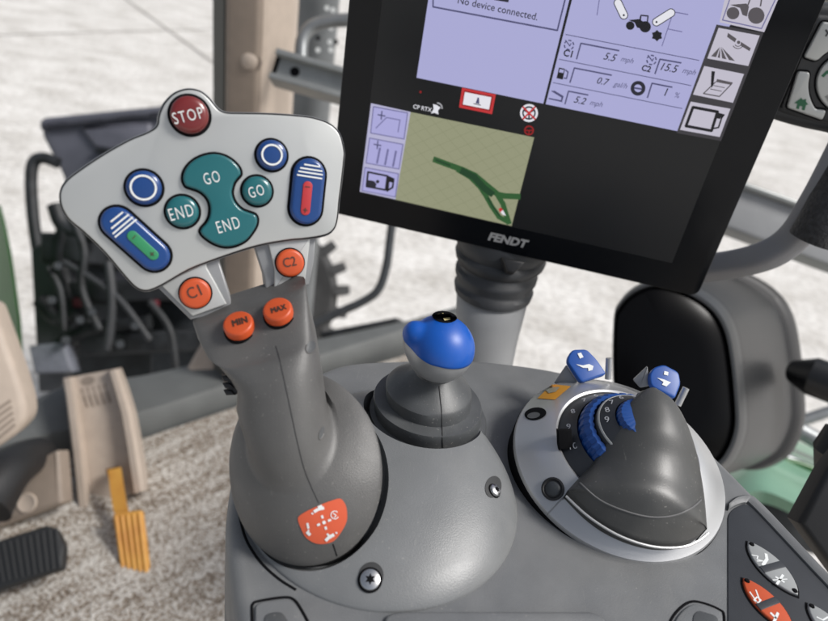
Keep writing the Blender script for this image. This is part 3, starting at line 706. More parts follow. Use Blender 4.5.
# black status bar
words('CP RTX', (413, 108.2), (431.5, 112), Z3, 'white', bold=.01)
scrn('dish_icon', [(433, 104), (436.5, 105), (440.5, 107.5), (438, 110.5), (438.5, 114.5), (434.5, 112.8), (431, 113.5), (433.6, 109)], Z3, 'white')
ring_px('signal_icon', 437, 108, 5, .0011, Z3, 'wh2', a0=-1.5, a1=.1, n=8)
scrn('record_dot', pc_(420.5, 92, 1.2), Z3, 'reddk')
scrn('alert_frame', [(462, 87.6), (495.8, 94.4), (492, 114.2), (459, 107.4)], Z3, 'red'); scrn('alert_frame', [(464.2, 90.4), (493, 96.2), (490, 111.2), (461.6, 105.4)], Z3 + .0001, 'reddk')
al = scrn('alert_key', [(464.9, 92), (491.4, 97.3), (489, 109.6), (462.8, 104.4)], Z4, 'white')
scrn('cone_icon', [(477.6, 97.4), (479, 97.7), (479.4, 104), (475.6, 103.2)], Z4 + .0001, 'line', al); scrn('cone_icon', [(473.5, 103.2), (481, 104.8), (480.8, 105.6), (473.3, 104)], Z4 + .0001, 'dark', al)
scrn('steer_icon', pc_(529, 113, 9), Z3, 'white'); ring_px('steer_icon', 529, 113, 6, .0012, Z4, 'dark')
for k in range(3): line('steer_icon', [(529, 113), (529 + 6 * math.cos(1.57 + k * 2.09), 113 + 6 * math.sin(1.57 + k * 2.09))], .0012, Z4 + .0001, 'dark')
line('cross_icon', [(523, 107), (535, 119)], .0013, Z4 + .0002, 'red'); line('cross_icon', [(535, 107), (523, 119)], .0013, Z4 + .00025, 'red')
ring_px('steer_icon', 529, 130.4, 4.2, .0011, Z4, 'reddk'); line('steer_icon', [(525, 130.4), (533, 130.4)], .0009, Z4 + .0001, 'reddk'); line('steer_icon', [(529, 130.4), (529, 134.4)], .0009, Z4 + .0002, 'reddk')
# field map
mp_ = scrn('map_view', [(410.6, 112), (534.2, 137.4), (511.6, 226), (395.4, 199.6)], Z3, 'map')
a0, a1, b0, b1 = (Vector(p) for p in ((410.6, 112), (534.2, 137.4), (395.4, 199.6), (511.6, 226)))
Q = lambda s, t: tuple(a0.lerp(a1, s).lerp(b0.lerp(b1, s), t))
for k in range(1, 14):
    c = k / 7
    p0 = (c, 0) if c <= 1 else (1, c - 1); p1 = (0, c) if c <= 1 else (c - 1, 1)
    line('map_grid', [Q(*p0), Q(*p1)], .0004, Z3 + .00005, 'map2', mp_); line('map_grid', [Q(1 - p0[0], p0[1]), Q(1 - p1[0], p1[1])], .0004, Z3 + .00008, 'map2', mp_)
line('track', [(434.5, 159.6), (448, 164.6), (462, 169.6), (475, 175.5), (485, 184), (498, 194.6), (505, 196), (519, 196.6)], .0048, Z4, 'track', mp_)
line('track', [(458, 170), (470, 177), (480, 187), (486, 196), (491.5, 206), (499, 217), (508, 222)], .0040, Z4 + .00003, 'track', mp_)
line('track', [(497, 194), (503, 204), (506, 214), (509, 223)], .0042, Z4 + .00006, 'track', mp_)
line('track', [(462, 171), (474, 177), (484, 188), (492, 194)], .0052, Z4 + .0001, 'track2', mp_); line('track', [(436, 160), (450, 165.5)], .0015, Z4 + .00012, 'track2', mp_)
line('track', [(488, 198), (493, 207), (500, 216)], .0014, Z4 + .0001, 'track2', mp_)
scrn('position_arrow', [(498.5, 209), (501, 207.6), (503, 209.8), (500, 212.5)], Z4 + .0002, 'red', mp_); scrn('position_arrow', [(503, 210), (506, 215.8), (502.6, 214.6), (500.6, 212)], Z4 + .0002, 'white', mp_)
# map side keys
scrn('key_strip', [(371, 103.2), (411, 112), (395.6, 199.4), (359.8, 191.6)], Z2 + .0001, 'lav2')
def mapkey(pts):
    k = scrn('map_key', pts, Z3, 'tileb'); line('key_frame', pts + pts[:1], .0008, Z3 + .0001, 'faint', k); return k
k1 = mapkey([(373.5, 106.6), (407.6, 113), (404, 139), (370.6, 133)]); k2 = mapkey([(369.6, 138), (403, 144.4), (399, 169), (366, 163)]); k3 = mapkey([(365, 167.4), (398.5, 173.8), (395.4, 197), (362, 190.6)])
for k, (x, y) in ((k1, (381.5, 115.3)), (k2, (377.5, 144.8))):
    line('plus_icon', [(x - 3.6, y - .6), (x + 3.6, y + .8)], .0010, Z4, 'line', k); line('plus_icon', [(x + .4, y - 4), (x - .4, y + 4)], .0010, Z4 + .0001, 'line', k)
line('field_icon', [(376, 128), (386.5, 117.5), (400, 120), (398, 132)], .0008, Z4, 'faint', k1)
for x in (380, 388, 396): line('field_icon', [(x, 148 + (x - 380) * .2), (x - 3, 163 + (x - 380) * .2)], .0016, Z4, 'faint', k2)
line('camera_icon', [(368, 172), (387.5, 176), (385.6, 190), (366.5, 186.4), (368, 172)], .0016, Z4, 'blk', k3)
scrn('camera_icon', [(388, 175.6), (394.6, 178.6), (393.4, 188), (387, 192), (386, 190)], Z4, 'blk', k3); scrn('camera_icon', [(389.4, 182), (392.4, 182.6), (391.6, 187), (388.8, 188.6)], Z4 + .0001, 'tileb', k3)
scrn('camera_icon', [(368, 180), (374, 181), (376.5, 184), (375.6, 187.6), (367.4, 186)], Z4 + .0001, 'dark', k3); scrn('camera_icon', pc_(377.6, 181.6, 1.7), Z4 + .0001, 'blk', k3)
obj('lettering', text(tf, 'FENDT', (487.6, 239.6), (527.6, 248.2), Z1, ital=.18, bold=.045, tall=.92), mat('silver_letter', (.50, .50, .50), .4, .3), gl, smooth=False)

# stand below the monitor: bellows on a grey post
st = thing('monitor_stand', 'grey post with black rubber bellows holding the monitor', 'stand', P(484, 380, .585))
Ds = .585
axb = P(484, 372, Ds); fr = Fr(axb, (0, 0, 1), CR)
L = lambda px, py: (P(px, py, Ds) - axb).length
sx = lambda wpx: wpx * Ds / F
def ringp(x, y, hw, d=Ds, k=.62, n=40):
    c = P(x, y, d); r = sx(hw); e2 = Vector((CB.x, CB.y, 0)).normalized(); e1 = (CR - Vector((0, 0, 1)) * CR.z).normalized()
    return [c + e1 * r * math.cos(2 * math.pi * i / n) + e2 * r * math.sin(2 * math.pi * i / n) for i in range(n)]
obj('post', rings_mesh([ringp(x, y, h) for x, y, h in ((480, 400, 27), (484, 362, 29), (487, 335, 31.5), (490, 312, 34.5), (492, 298, 36), (493, 290, 33))]), 'post', st)
bel = []
for k, (x, y, h) in enumerate(((493, 293, 36), (493, 292, 39), (494, 286, 40.5), (494.5, 283, 38.5), (495, 280, 38.6), (496, 275, 41.5), (497, 270, 42), (498, 267, 40), (498.5, 264, 40.4), (500, 259, 45), (501, 254, 46.5), (502, 250, 45), (503, 247, 47), (505, 240, 50), (507, 225, 50))):
    bel.append(ringp(x, y, h))
obj('bellows', rings_mesh(bel), 'modblk', st)
obj('clip', prism_px([(502, 257), (526, 262), (514, 274), (507, 272)], .535, .56, .002), 'black', st)

# side keypad of the monitor
kp = thing('side_keypad', 'black keypad with large silver keys at the top right corner', 'keypad', P(800, 135, .5))
kf = Fr(P(800, 70, .485), tf.z, tf.x)
ko = cat([(806, 5), (798, 18), (786, 44), (775, 73), (766, 104), (765, 110), (769, 117), (776, 121), (800, 128), (828, 134), (870, 142), (900, 100), (900, 30), (860, 8), (826, 3.4), (814, 2.6)], 4)
kuv = kf.pxs(ko)
obj('case', slab(kf, kuv, -.022, 0, .006), 'modblk', kp)
obj('front_frame', slab(kf, inset(ccw(kuv), .007), -.004, .003, .004), 'modblk', kp)
def key(pts, r=.002):
    q = kf.pxs(pts, .004); obj('key_gap', slab(kf, inset(ccw(rounded(q, r)), -.0012), .0012, .0034), 'gap', kp)
    return obj('key', slab(kf, rounded(q, r), .002, .0058, .0012), mat_key, kp)
mat_key = M['face']
arcp = lambda cx, cy, r, a0, a1, n=8: [(cx + r * math.cos(rad(a0 + (a1 - a0) * i / n)), cy + r * math.sin(rad(a0 + (a1 - a0) * i / n))) for i in range(n + 1)]
key([(822, 21.5), (850, 26), (850, 48)] + arcp(848, 86, 40, 270, 222) + [(814.5, 60.8), (803.4, 57)])
k_h = key([(797.6, 71), (808.2, 72)] + arcp(848, 86, 40, 196, 145) + [(826, 110), (822, 120), (786.6, 107.4)])
key(arcp(845, 84, 29, 0, 360, 30)[:-1], .004)
key([(821, 95.6), (828, 92), (860, 125), (845, 128), (832, 112)])
hs_ = [(791.6 + x * .82, 98.6 + y * .82) for x, y in ((3, 5.5), (12, -1), (13.5, 1.5), (18, 0.5), (17.5, 3.5), (20.5, 7.5), (17.8, 7.5), (15.8, 14.5), (12.4, 13.8), (13, 9.5), (9.8, 9), (9, 13), (5.4, 12.2), (7, 6.3))]
obj('home_icon', sheet(kf, kf.pxs(hs_, .0061), .0061), mat('home_green', (.02, .13, .06), .5), k_h, smooth=False)
obj('arrow_icon', stroke(kf, kf.pxs([(823, 76), (827, 72), (834, 74)], .0061), .0022, .0061), mat('arrow_green', (.02, .13, .06), .5), k_h, smooth=False)
obj('key_icon', stroke(kf, kf.pxs([(826, 30), (828, 33), (826, 36)], .0061), .0012, .0061), 'dkgrey', kp, smooth=False)

# curved grab handle
gh = thing('grab_handle', 'grey curved grab handle with black textured grip under the keypad', 'handle', P(740, 275, .56))
hpath = [(670, 273, .60), (700, 269, .58), (735, 264, .56), (765, 256, .54), (785, 245, .53), (800, 230, .52), (812, 211, .51), (826, 187, .50), (850, 140, .49)]
hh = []
pts3 = [Vector(p) for p in cat([tuple(P(*p)) for p in hpath], 6, False)]
for i, p in enumerate(pts3):
    t = (pts3[min(i + 1, len(pts3) - 1)] - pts3[max(i - 1, 0)]).normalized(); nz = (tf.z - t * tf.z.dot(t)).normalized(); b = t.cross(nz); nz, b = (nz * .8 + b * .6), (b * .8 - nz * .6)
    q = []
    for j in range(24):
        a = 2 * math.pi * j / 24; ca, sa = math.cos(a), math.sin(a)
        q.append(p + b * .0125 * math.copysign(abs(ca) ** .5, ca) + nz * .0105 * math.copysign(abs(sa) ** .5, sa))
    hh.append(q)
obj('bar', rings_mesh(hh), 'handle', gh)
gp = [Vector(p) for p in cat([tuple(P(*p)) for p in ((812, 240, .505), (820, 227, .50), (832, 205, .495), (850, 170, .49))], 6, False)]
obj('grip', tube(gp, [.0165, .0185, .0185], 20, smooth=0) if False else tube(gp, .0175, 20, smooth=0), mat('grip_texture', (.02, .02, .022), .65, var=.5, vscale=260, bump=1, bscale=420, bdist=.002), gh)

# ================================================================== CONSOLE
zc = .84
DJ = .295
N = -ray(217, 202).normalized()
hf = Fr(P(217, 202, DJ), N, CR * .957 + CU * .29)
SKIRT = ((230, 482), (379.5, 447), .306, .0425, 57)
cs = thing('armrest_console', 'dark grey moulded armrest console carrying the levers', 'console', (PZ(440, 520, zc) - Vector((0, 0, .15))))
cfz = Fr((0, 0, zc), (0, 0, 1), (1, 0, 0))
co = [(226, 515), (227, 550), (233, 600), (240, 640), (260, 760), (960, 760), (960, 700), (828, 569), (770, 508), (714, 452), (664, 408), (610, 381), (558, 369), (520, 362.7), (474, 358), (436, 356.5), (400, 358), (350, 361), (318, 371), (285, 392), (252, 425), (234, 465)]
cuv = ccw(cat(cfz.pxs(co), 5))
body = slab(cfz, cuv, -.14, 0, .007, 5)
ob = obj('body', body, 'console', cs)
# raised housing with a bowl for the joystick and a pocket for the lever boot
Bc = Vector(cfz.px(382, 488)); r0 = .0740
Tk = Vector(cfz.px(428, 440)); Tk = Bc + (Tk - Bc) * min(1, .74 * r0 / (Tk - Bc).length); Jc = Vector(cfz.px(300, 500)); Kc = Vector(cfz.px(417, 442))
HD = .031
def cfz_at_K(): return Fr(cfz.w(Kc.x, Kc.y, .018), cfz.z, cfz.x)
def dome_h(x, y):
    p = Vector((x, y)); d = p - Tk; L = d.length
    if L < 1e-7: t = 0
    else:
        e = d / L; oc = Tk - Bc; bq = oc.dot(e); D = bq * bq - (oc.length_squared - r0 * r0); t = L / (-bq + math.sqrt(max(D, 0)))
    if t >= 1: return -.002
    h = HD * (1 - t ** 1.75) ** .74
    return h
NR, NA = 80, 160; V = []; Fc = []
for i in range(NR + 1):
    for j in range(NA):
        a = 2 * math.pi * j / NA; e = Vector((math.cos(a), math.sin(a)))
        oc = Tk - Bc; bq = oc.dot(e); Rr = -bq + math.sqrt(bq * bq - (oc.length_squared - r0 * r0))
        t = 1 - (1 - i / NR) ** 1.35; p = Tk + e * Rr * t
        V.append(cfz.w(p.x, p.y, dome_h(p.x, p.y) if i < NR else -.002))
for j in range(NA): V.append(V[NR * NA + j] - Vector((0, 0, .004)))
for i in range(NR + 1):
    for j in range(NA):
        k = (j + 1) % NA; Fc.append([i * NA + j, i * NA + k, (i + 1) * NA + k, (i + 1) * NA + j])
Fc.append([(NR + 1) * NA + j for j in range(NA)])
def boolean(vf, cutters):
    def tmp(vf_):
        me = bpy.data.meshes.new('tmp'); me.from_pydata([tuple(v) for v in vf_[0]], [], vf_[1]); bm = bmesh.new(); bm.from_mesh(me)
        bmesh.ops.remove_doubles(bm, verts=bm.verts, dist=1e-6); bmesh.ops.recalc_face_normals(bm, faces=bm.faces); bm.to_mesh(me); bm.free()
        o = bpy.data.objects.new('tmp', me); COL.objects.link(o); return o
    A_ = tmp(vf); C_ = [tmp(c) for c in cutters]
    for c in C_:
        m = A_.modifiers.new('b', 'BOOLEAN'); m.object = c; m.operation = 'DIFFERENCE'; m.solver = 'EXACT'
    bpy.context.view_layer.update(); me = bpy.data.meshes.new_from_object(A_.evaluated_get(bpy.context.evaluated_depsgraph_get()))
    out = [v.co.copy() for v in me.vertices], [list(p.vertices) for p in me.polygons]
    for o in [A_] + C_: bpy.data.objects.remove(o)
    return out
def skirt_cut(k=1.125):
    L_, R_, d, hd, phi = SKIRT
    c = P((L_[0] + R_[0]) / 2, (L_[1] + R_[1]) / 2, d); e1 = (P(*R_, d) - P(*L_, d)) / 2; ph = rad(phi)
    e2 = hf.z * math.cos(ph) - hf.y * math.sin(ph); e1n = e1.normalized(); e2 = (e2 - e1n * e2.dot(e1n)).normalized() * hd
    ax = e1.cross(e2).normalized(); ax = ax if ax.z > 0 else -ax
    return rings_mesh([[c + ax * h + (e1 * math.cos(2 * math.pi * i / 96) + e2 * math.sin(2 * math.pi * i / 96)) * k * q for i in range(96)] for h, q in ((.09, 1.04), (.004, 1), (-.012, .97), (-.045, .80))])
dome = boolean((V, Fc), [skirt_cut(), lathe(cfz_at_K(), [(0, -.010), (.0335, -.010), (.0352, .012), (.0358, .06), (0, .06)], 80)])
def skirt_foot():
    L_, R_, d, hd, phi = SKIRT
    c = P((L_[0] + R_[0]) / 2, (L_[1] + R_[1]) / 2, d); e1 = (P(*R_, d) - P(*L_, d)) / 2; ph = rad(phi)
    e2 = hf.z * math.cos(ph) - hf.y * math.sin(ph); e1n = e1.normalized(); e2 = (e2 - e1n * e2.dot(e1n)).normalized() * hd
    ax = e1.cross(e2).normalized(); out = []
    for i in range(72):
        p = c + (e1 * math.cos(2 * math.pi * i / 72) + e2 * math.sin(2 * math.pi * i / 72)) * .97
        p = p + ax * ((zc - p.z) / ax.z) * .55; out.append(((p - cfz.o).x, (p - cfz.o).y))
    return out
obj('bowl_floor', slab(cfz, skirt_foot(), -.001, .0005), 'boot', cs)
db = bvh_of(dome); cb_ = bvh_of(body); allb = bvh_of(join(body, dome))
do = obj('lever_dome', dome, 'dome', cs, ang=50)
obj('seam', surf_line(allb, [(236.5, 499), (240, 518), (245, 537), (253, 552), (264, 566), (280, 580), (296, 590)], .0007, -.0001), 'gap', cs)
def screw(x, y, r, bvh, par, tilt=None):
    p, n = hit(bvh, x, y); f = Fr(p + n * .0004, n, CR)
    rec = obj('screw_recess', lathe(f, [(0, .0002), (r * 1.12, .0002), (r * 1.15, -.0004)], 28), 'gap', par)
    s = obj('screw', lathe(f, [(0, .0020), (r * .62, .0020), (r * .9, .0014), (r, .0004), (r, -.001)], 28), 'chrome', par)
    st_ = [((r * .52 if i % 2 else r * .27) * math.cos(i * math.pi / 6), (r * .52 if i % 2 else r * .27) * math.sin(i * math.pi / 6)) for i in range(12)]
    obj('screw_socket', sheet(f, st_, .0022), 'gap', s, smooth=False)
for x, y, r in ((370, 580, .0048), (494, 491, .0034)):
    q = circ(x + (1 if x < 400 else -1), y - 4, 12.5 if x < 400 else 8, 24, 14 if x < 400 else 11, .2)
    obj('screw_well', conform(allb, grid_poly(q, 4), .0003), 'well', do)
    screw(x, y, r, allb, cs)
# grooves of the cover plates near the bottom edge
obj('cover_groove', surf_line(cb_, [(253, 640), (252, 612), (253, 604), (260, 601), (284, 597.5), (294, 600), (302, 611), (312, 630)], .0007, -.0001), 'gap', cs)
obj('cover_plate', slab(cfz, rounded(cfz.pxs([(255, 660), (255, 607), (262, 603), (284, 600), (293, 603), (301, 613), (322, 660)]), .004), -.001, .0012, .0008), 'console', cs)
obj('finger_recess', slab(cfz, rounded(cfz.pxs([(262, 660), (264, 616), (282, 613), (297, 640), (300, 660)]), .003), .0, .0016, .0003), 'boot', cs)
obj('cover_groove', surf_line(cb_, [(665, 640), (671, 620), (681, 607.5), (692, 601.6), (706, 604), (720, 610), (724, 616), (724, 640)], .0007, -.0001), 'gap', cs)
obj('cover_plate', slab(cfz, rounded(cfz.pxs([(668, 660), (674, 621), (683, 610), (693, 604.4), (706, 607), (719, 612), (722, 618), (722, 660)]), .004), -.001, .0012, .0008), 'console', cs)
obj('finger_recess', slab(cfz, rounded(cfz.pxs([(690, 660), (692, 617), (697, 612), (717, 618), (719, 660)]), .003), .0, .0016, .0003), 'boot', cs)
obj('ledge', slab(cfz, rounded(cfz.pxs([(380, 680), (384, 617), (400, 613.5), (592, 613.5), (604, 620), (612, 680)]), .006), -.001, .0022, .0018), 'console', cs)
# keypad field at the right: dark panel behind a raised lip
pan = rounded(cfz.pxs([(727.5, 760), (727.5, 516), (733, 509), (744, 504), (753, 509), (829, 590), (930, 690), (930, 760)]), .005)
kpn = obj('key_panel', slab(cfz, pan, -.001, .0006, .0003), 'keypad', cs)
lipo = cfz.pxs([(727.5, 505), (736, 498), (748, 497), (762, 506), (836, 584), (960, 706)]); lipi = cfz.pxs([(727.5, 511), (737, 506), (745, 504.5), (754, 510), (828, 589), (950, 716)])
lo_, li_ = cat(lipo, 6, False), cat(lipi, 6, False)
RR = []
for a, b in zip(lo_, li_):
    a, b = Vector(a), Vector(b); d = a - b
    RR.append([cfz.w(*(b), -.001), cfz.w(*(b + d * .02), .0016), cfz.w(*(b + d * .3), .0026), cfz.w(*(b + d * .7), .0028), cfz.w(*a, .0012), cfz.w(*(a + d * .15), -.001)])
obj('panel_lip', rings_mesh(RR), 'console', cs)
def lens(A, B, w, n=14):
    A, B = Vector(A), Vector(B); d = B - A; e = d.normalized(); m = Vector((-e.y, e.x)); out = []
    for i in range(n + 1): t = i / n; out.append(A + d * t + m * w * (1 - (2 * t - 1) ** 2) ** .8)
    for i in range(n - 1, 0, -1): t = i / n; out.append(A + d * t - m * w * (1 - (2 * t - 1) ** 2) ** .8)
    return [tuple(p) for p in out]
def oval(A, B, col_, icons):
    a, b = cfz.px(*A), cfz.px(*B); L_ = (Vector(b) - Vector(a)).length; pts = lens(a, b, L_ * .235)
    k = obj('oval_key', slab(cfz, pts, .0002, .0022, .0009), col_, cs)
    obj('key_border', slab(cfz, inset(ccw(pts), -.0009), .0002, .0010, .0002), 'gap', cs)
    ct = (Vector(a) + Vector(b)) / 2; e = (Vector(b) - Vector(a)).normalized(); m = Vector((-e.y, e.x)); wb = L_ * .225
    q = [ct - e * L_ * .06 - m * wb, ct + e * L_ * .06 - m * wb, ct + e * L_ * .06 + m * wb, ct - e * L_ * .06 + m * wb]
    obj('key_bridge', slab(cfz, [tuple(p) for p in q], .0004, .0024, .0004), 'keypad', k)
    for s in (.07, .93):
        p = Vector(a).lerp(Vector(b), s); obj('key_light', lathe(Fr(cfz.w(p.x, p.y, .0021), cfz.z, cfz.x), [(0, .0008), (.0010, .0007), (.0014, .0002), (.0014, 0)], 16), 'gap', k)
    for ln, wd in icons:
        obj('key_icon', stroke(cfz, cfz.pxs(ln, .00235), wd, .00235), 'white' , k, smooth=False)
oval((746.8, 543.4), (796.6, 597.4), 'grey_key', [([(752, 555), (758, 556), (757, 559), (766, 562)], .0006), ([(757, 561), (763, 561)], .0006), ([(766, 554), (767, 559), (763, 565)], .0016), ([(776, 577), (784, 582)], .0012), ([(783, 575), (777, 584)], .0012), ([(773, 580), (787, 579)], .0006)])
oval((742, 580), (792, 634), 'orange', [([(750, 592), (757, 602)], .0007), ([(756, 590), (760, 601)], .0007), ([(754, 600), (758, 603), (761, 600), (757, 597), (754, 600)], .0006), ([(771, 613), (776, 618)], .0012), ([(778, 613), (774, 622)], .0012)])
oval((806.5, 605.2), (857, 660), 'grey_key', [([(817, 617), (823, 620), (828, 617)], .0008)])
oval((801, 643), (852, 697), 'orange', [])
# black side panel right of the console
tag(obj('trim_board', prism_px([(800, 524), (828, 472), (880, 405), (980, 520), (900, 660)], .43, .445, .004), 'black'), 'black board edge between the console and the right image edge', 'board')
tag(obj('black_knob', tube([P(824, 470, .52), P(829, 448, .5), P(840, 432, .5)], [.007, .011, .011], 18, smooth=0), 'black'), 'small black knob above the black board edge', 'knob')

# ================================================================== CROSS GATE LEVER (blue knob)
kz = lambda px, py, z: PZ(px, py, z)
lv = thing('lever', 'short lever with blue ball knob on a stepped rubber boot', 'lever', cfz.w(Kc.x, Kc.y, .018))
zb = zc + .018
def zring(x, y, rx, z, n=56):
    c = PZ(x, y, z); d = (c - CAM).dot(-CB); r = rx * d / F
    return [c + Vector((math.cos(2 * math.pi * i / n) * r, math.sin(2 * math.pi * i / n) * r, 0)) for i in range(n)]
bo = [zring(x, y, r, zc + z) for x, y, r, z in (
    (428, 420, 59, .012), (428, 414.5, 59.5, .0175), (428, 413, 58.5, .0190), (428, 412.5, 55.5, .0193), (428, 411.5, 54, .0196),
    (428, 406, 54.5, .0235), (428, 401.5, 55, .0265), (428, 400, 54, .0278), (428, 399.5, 49.5, .0280), (429, 398, 43.5, .0288),
    (429, 392, 43.5, .033), (429, 388, 43.5, .0355), (429.5, 386, 42, .0368), (431, 382, 36, .0395), (433, 377, 27, .0432), (434.5, 372, 20, .047), (436, 366, 17, .052))]
bvf = rings_mesh(bo); obj('boot', bvf, 'boot', lv, ang=28)
bb2 = bvh_of(bvf)
obj('boot_seam', surf_line(bb2, [(439, 386), (440, 396), (441.5, 410), (442, 424), (442.5, 440), (443, 448)], .00035, .0, k=6), 'well', lv)
# knob: squashed ball with a thumb lobe on its left; the blue shell sits on a silver cup
kd = .352
kc = P(437.5, 347.5, kd); sp = kd / F
kfz = Fr(kc, (0, 0, 1), CR)
RK = 36.2 * sp
KB = ((Vector((3.0, 0, -1.0)) * sp, 34.5 * sp), (Vector((-25, -3, 15)) * sp, 12.5 * sp), (Vector((-21, -2, 1)) * sp, 14 * sp))
def knob_f(p):
    v = None
    for c, r in KB:
        d = (p - c).length - r
        if v is None: v = d
        else:
            k = 5.5 * sp; h = max(k - abs(v - d), 0) / k; v = min(v, d) - h * h * k / 4
    return v
def knob_pt(th, ph, k=1.0):
    d = Vector((math.cos(th) * math.cos(ph), math.sin(th) * math.cos(ph), math.sin(ph))); a, b = 0., 60 * sp
    for _ in range(26):
        m = (a + b) / 2
        if knob_f(d * m) > 0: b = m
        else: a = m
    q = d * a * k; return kfz.w(q.x, q.y, q.z)
def split(th):      # height angle of the joint between blue shell and silver cup
    return rad(1) + rad(12) * max(0, math.cos(th - math.pi)) ** 2 - rad(7) * max(0, math.cos(th))
NT = 72
blue = []; cup = []
for i in range(25):
    t = i / 24
    blue.append([knob_pt(2 * math.pi * j / NT, split(2 * math.pi * j / NT) + (rad(89.5) - split(2 * math.pi * j / NT)) * t) for j in range(NT)])
edge_in = [knob_pt(2 * math.pi * j / NT, split(2 * math.pi * j / NT) - .02, .972) for j in range(NT)]
kvf = rings_mesh([edge_in] + blue); obj('blue_shell', kvf, 'blueknob', lv, ang=60)
for i in range(17):
    t = i / 16
    cup.append([knob_pt(2 * math.pi * j / NT, split(2 * math.pi * j / NT) - .012 + (rad(-82) - split(2 * math.pi * j / NT)) * t, .985) for j in range(NT)])
obj('silver_cup', rings_mesh([[knob_pt(2 * math.pi * j / NT, split(2 * math.pi * j / NT), .95) for j in range(NT)]] + cup), mat('cup_silver', (.36, .365, .37), .38, .4, bump=.1, bscale=2500), lv, ang=60)
kb = bvh_of(kvf)
ins = obj('icon_cap', conform(kb, grid_poly(circ(444.5, 317, 12.5, 30, 6.0, .12), 2.5), .0003), 'gap', lv)
for q in ([(437.6, 314), (443.4, 313), (444.2, 315), (438.4, 315.8)], [(443, 319.6), (449.6, 318.6), (450, 321), (444.4, 321.8)]):
    obj('cap_icon', conform(kb, grid_poly(q, 2), .0009), mat('icon_yellow', (.7, .6, .3), .5), ins, smooth=False)

# ================================================================== ROTARY DIAL
dk = .372 / .345
dn = cv((.14414, -.726409, -.671978)); dfr = Fr(P(618.3, 460.8, .380), dn, CR)
RD = .05782 * dk
dl = thing('rotary_dial', 'silver ringed dial with blue thumbwheels under a dark cone cover', 'dial', dfr.w(0, 0, -.004))
pr = [(1.0, -.035), (1.0, -.0005), (.99, .001), (.96, .0022), (.88, .0062), (.78, .0110), (.69, .0142), (.665, .0148), (.645, .0140), (.64, .012), (.64, .004)]
ringvf = lathe(dfr, [(r * RD, z) for r, z in pr], 96); rg = obj('ring', ringvf, 'silver', dl, ang=30); rb = bvh_of(ringvf)
obj('base_gap', lathe(dfr, [(RD * 1.006, -.035), (RD * 1.006, -.0018), (RD * .99, -.0008)], 96), 'gap', dl)
obj('scale_disc', lathe(dfr, [(.64 * RD, .0128), (.62 * RD, .0145), (.505 * RD, .0215), (.50 * RD, .017)], 96), 'keypad', dl)
kn = lambda a, r, z: 1 + (.011 if (a * 36 / math.pi) % 2 < 1 else -.011)
obj('thumbwheel', lathe(dfr, [(.485 * RD, .017), (.485 * RD, .0232), (.47 * RD, .0262), (.43 * RD, .0290), (.395 * RD, .0295), (.39 * RD, .02)], 216, mod=kn), 'bluewheel', dl, ang=20)
obj('scale_disc', lathe(dfr, [(.378 * RD, .022), (.378 * RD, .0312), (.368 * RD, .0322), (.245 * RD, .0375), (.24 * RD, .034)], 96), 'keypad', dl)
obj('scale_line', lathe(dfr, [(.374 * RD, .0318), (.368 * RD, .03245), (.360 * RD, .0327), (.356 * RD, .0326)], 96), 'grey_key', dl)
obj('thumbwheel', lathe(dfr, [(.23 * RD, .030), (.23 * RD, .0385), (.21 * RD, .0412), (.14 * RD, .0425), (0, .0425)], 240, mod=lambda a, r, z: 1 + (.010 if (a * 30 / math.pi) % 2 < 1 else -.016)), 'bluewheel', dl, ang=20)
# numbers on the two scales
def dial_num(s, ang, r, z, h, slope):
    a = rad(ang); c = dfr.w(r * math.cos(a), r * math.sin(a), z); rr = dfr.x * math.cos(a) + dfr.y * math.sin(a); n_ = (dfr.z + rr * slope).normalized()
    f = Fr(c, n_, CR); Vt, Ft = text_mesh(s); wd = max(v[0] for v in Vt)
    return [f.w((v[0] - wd / 2) * h, (v[1] - .35) * h, .0003) for v in Vt], Ft
M['num'] = mat('number_ink', (.35, .36, .38), .5)
for s, a in (('5', 88), ('6', 112), ('7', 135), ('8', 156), ('9', 177)): obj('scale_number', dial_num(s, a, .31 * RD, .0352, .0056, .45), 'num', dl, smooth=False)
for s, a in (('6', 112), ('7', 127), ('8', 148), ('9', 168), ('10', 190)): obj('scale_number', dial_num(s, a, .565 * RD, .0182, .0056, .55), 'num', dl, smooth=False)
# cone-shaped dark cover
rows = []
Lp = [(641, 392), (632, 401), (622, 416), (608, 440), (592, 464), (578, 479), (568, 490)]
Rp = [(658, 390), (674, 402), (686, 422), (696, 450), (702, 480), (705, 502), (707, 527)]
hz = [.0445, .0425, .038, .031, .0215, .0175, .0165]; bl = [.003, .006, .010, .0140, .0172, .0182, .0172]
ns = 26
def cov_row(i, f_=0):
    (lu, lv_), (ru, rv_) = dfr.px(*Lp[i], hz[i]), dfr.px(*Rp[i], hz[i]); row = []
    for j in range(ns + 1):
        t = j / ns; s_ = math.sin(math.pi * t); u_, v_ = lu + (ru - lu) * t, lv_ + (rv_ - lv_) * t
        w_ = s_ ** .75; out = .0
        row.append((u_, v_, hz[i] + bl[i] * w_))
    return row
base = [cov_row(i) for i in range(len(Lp))]
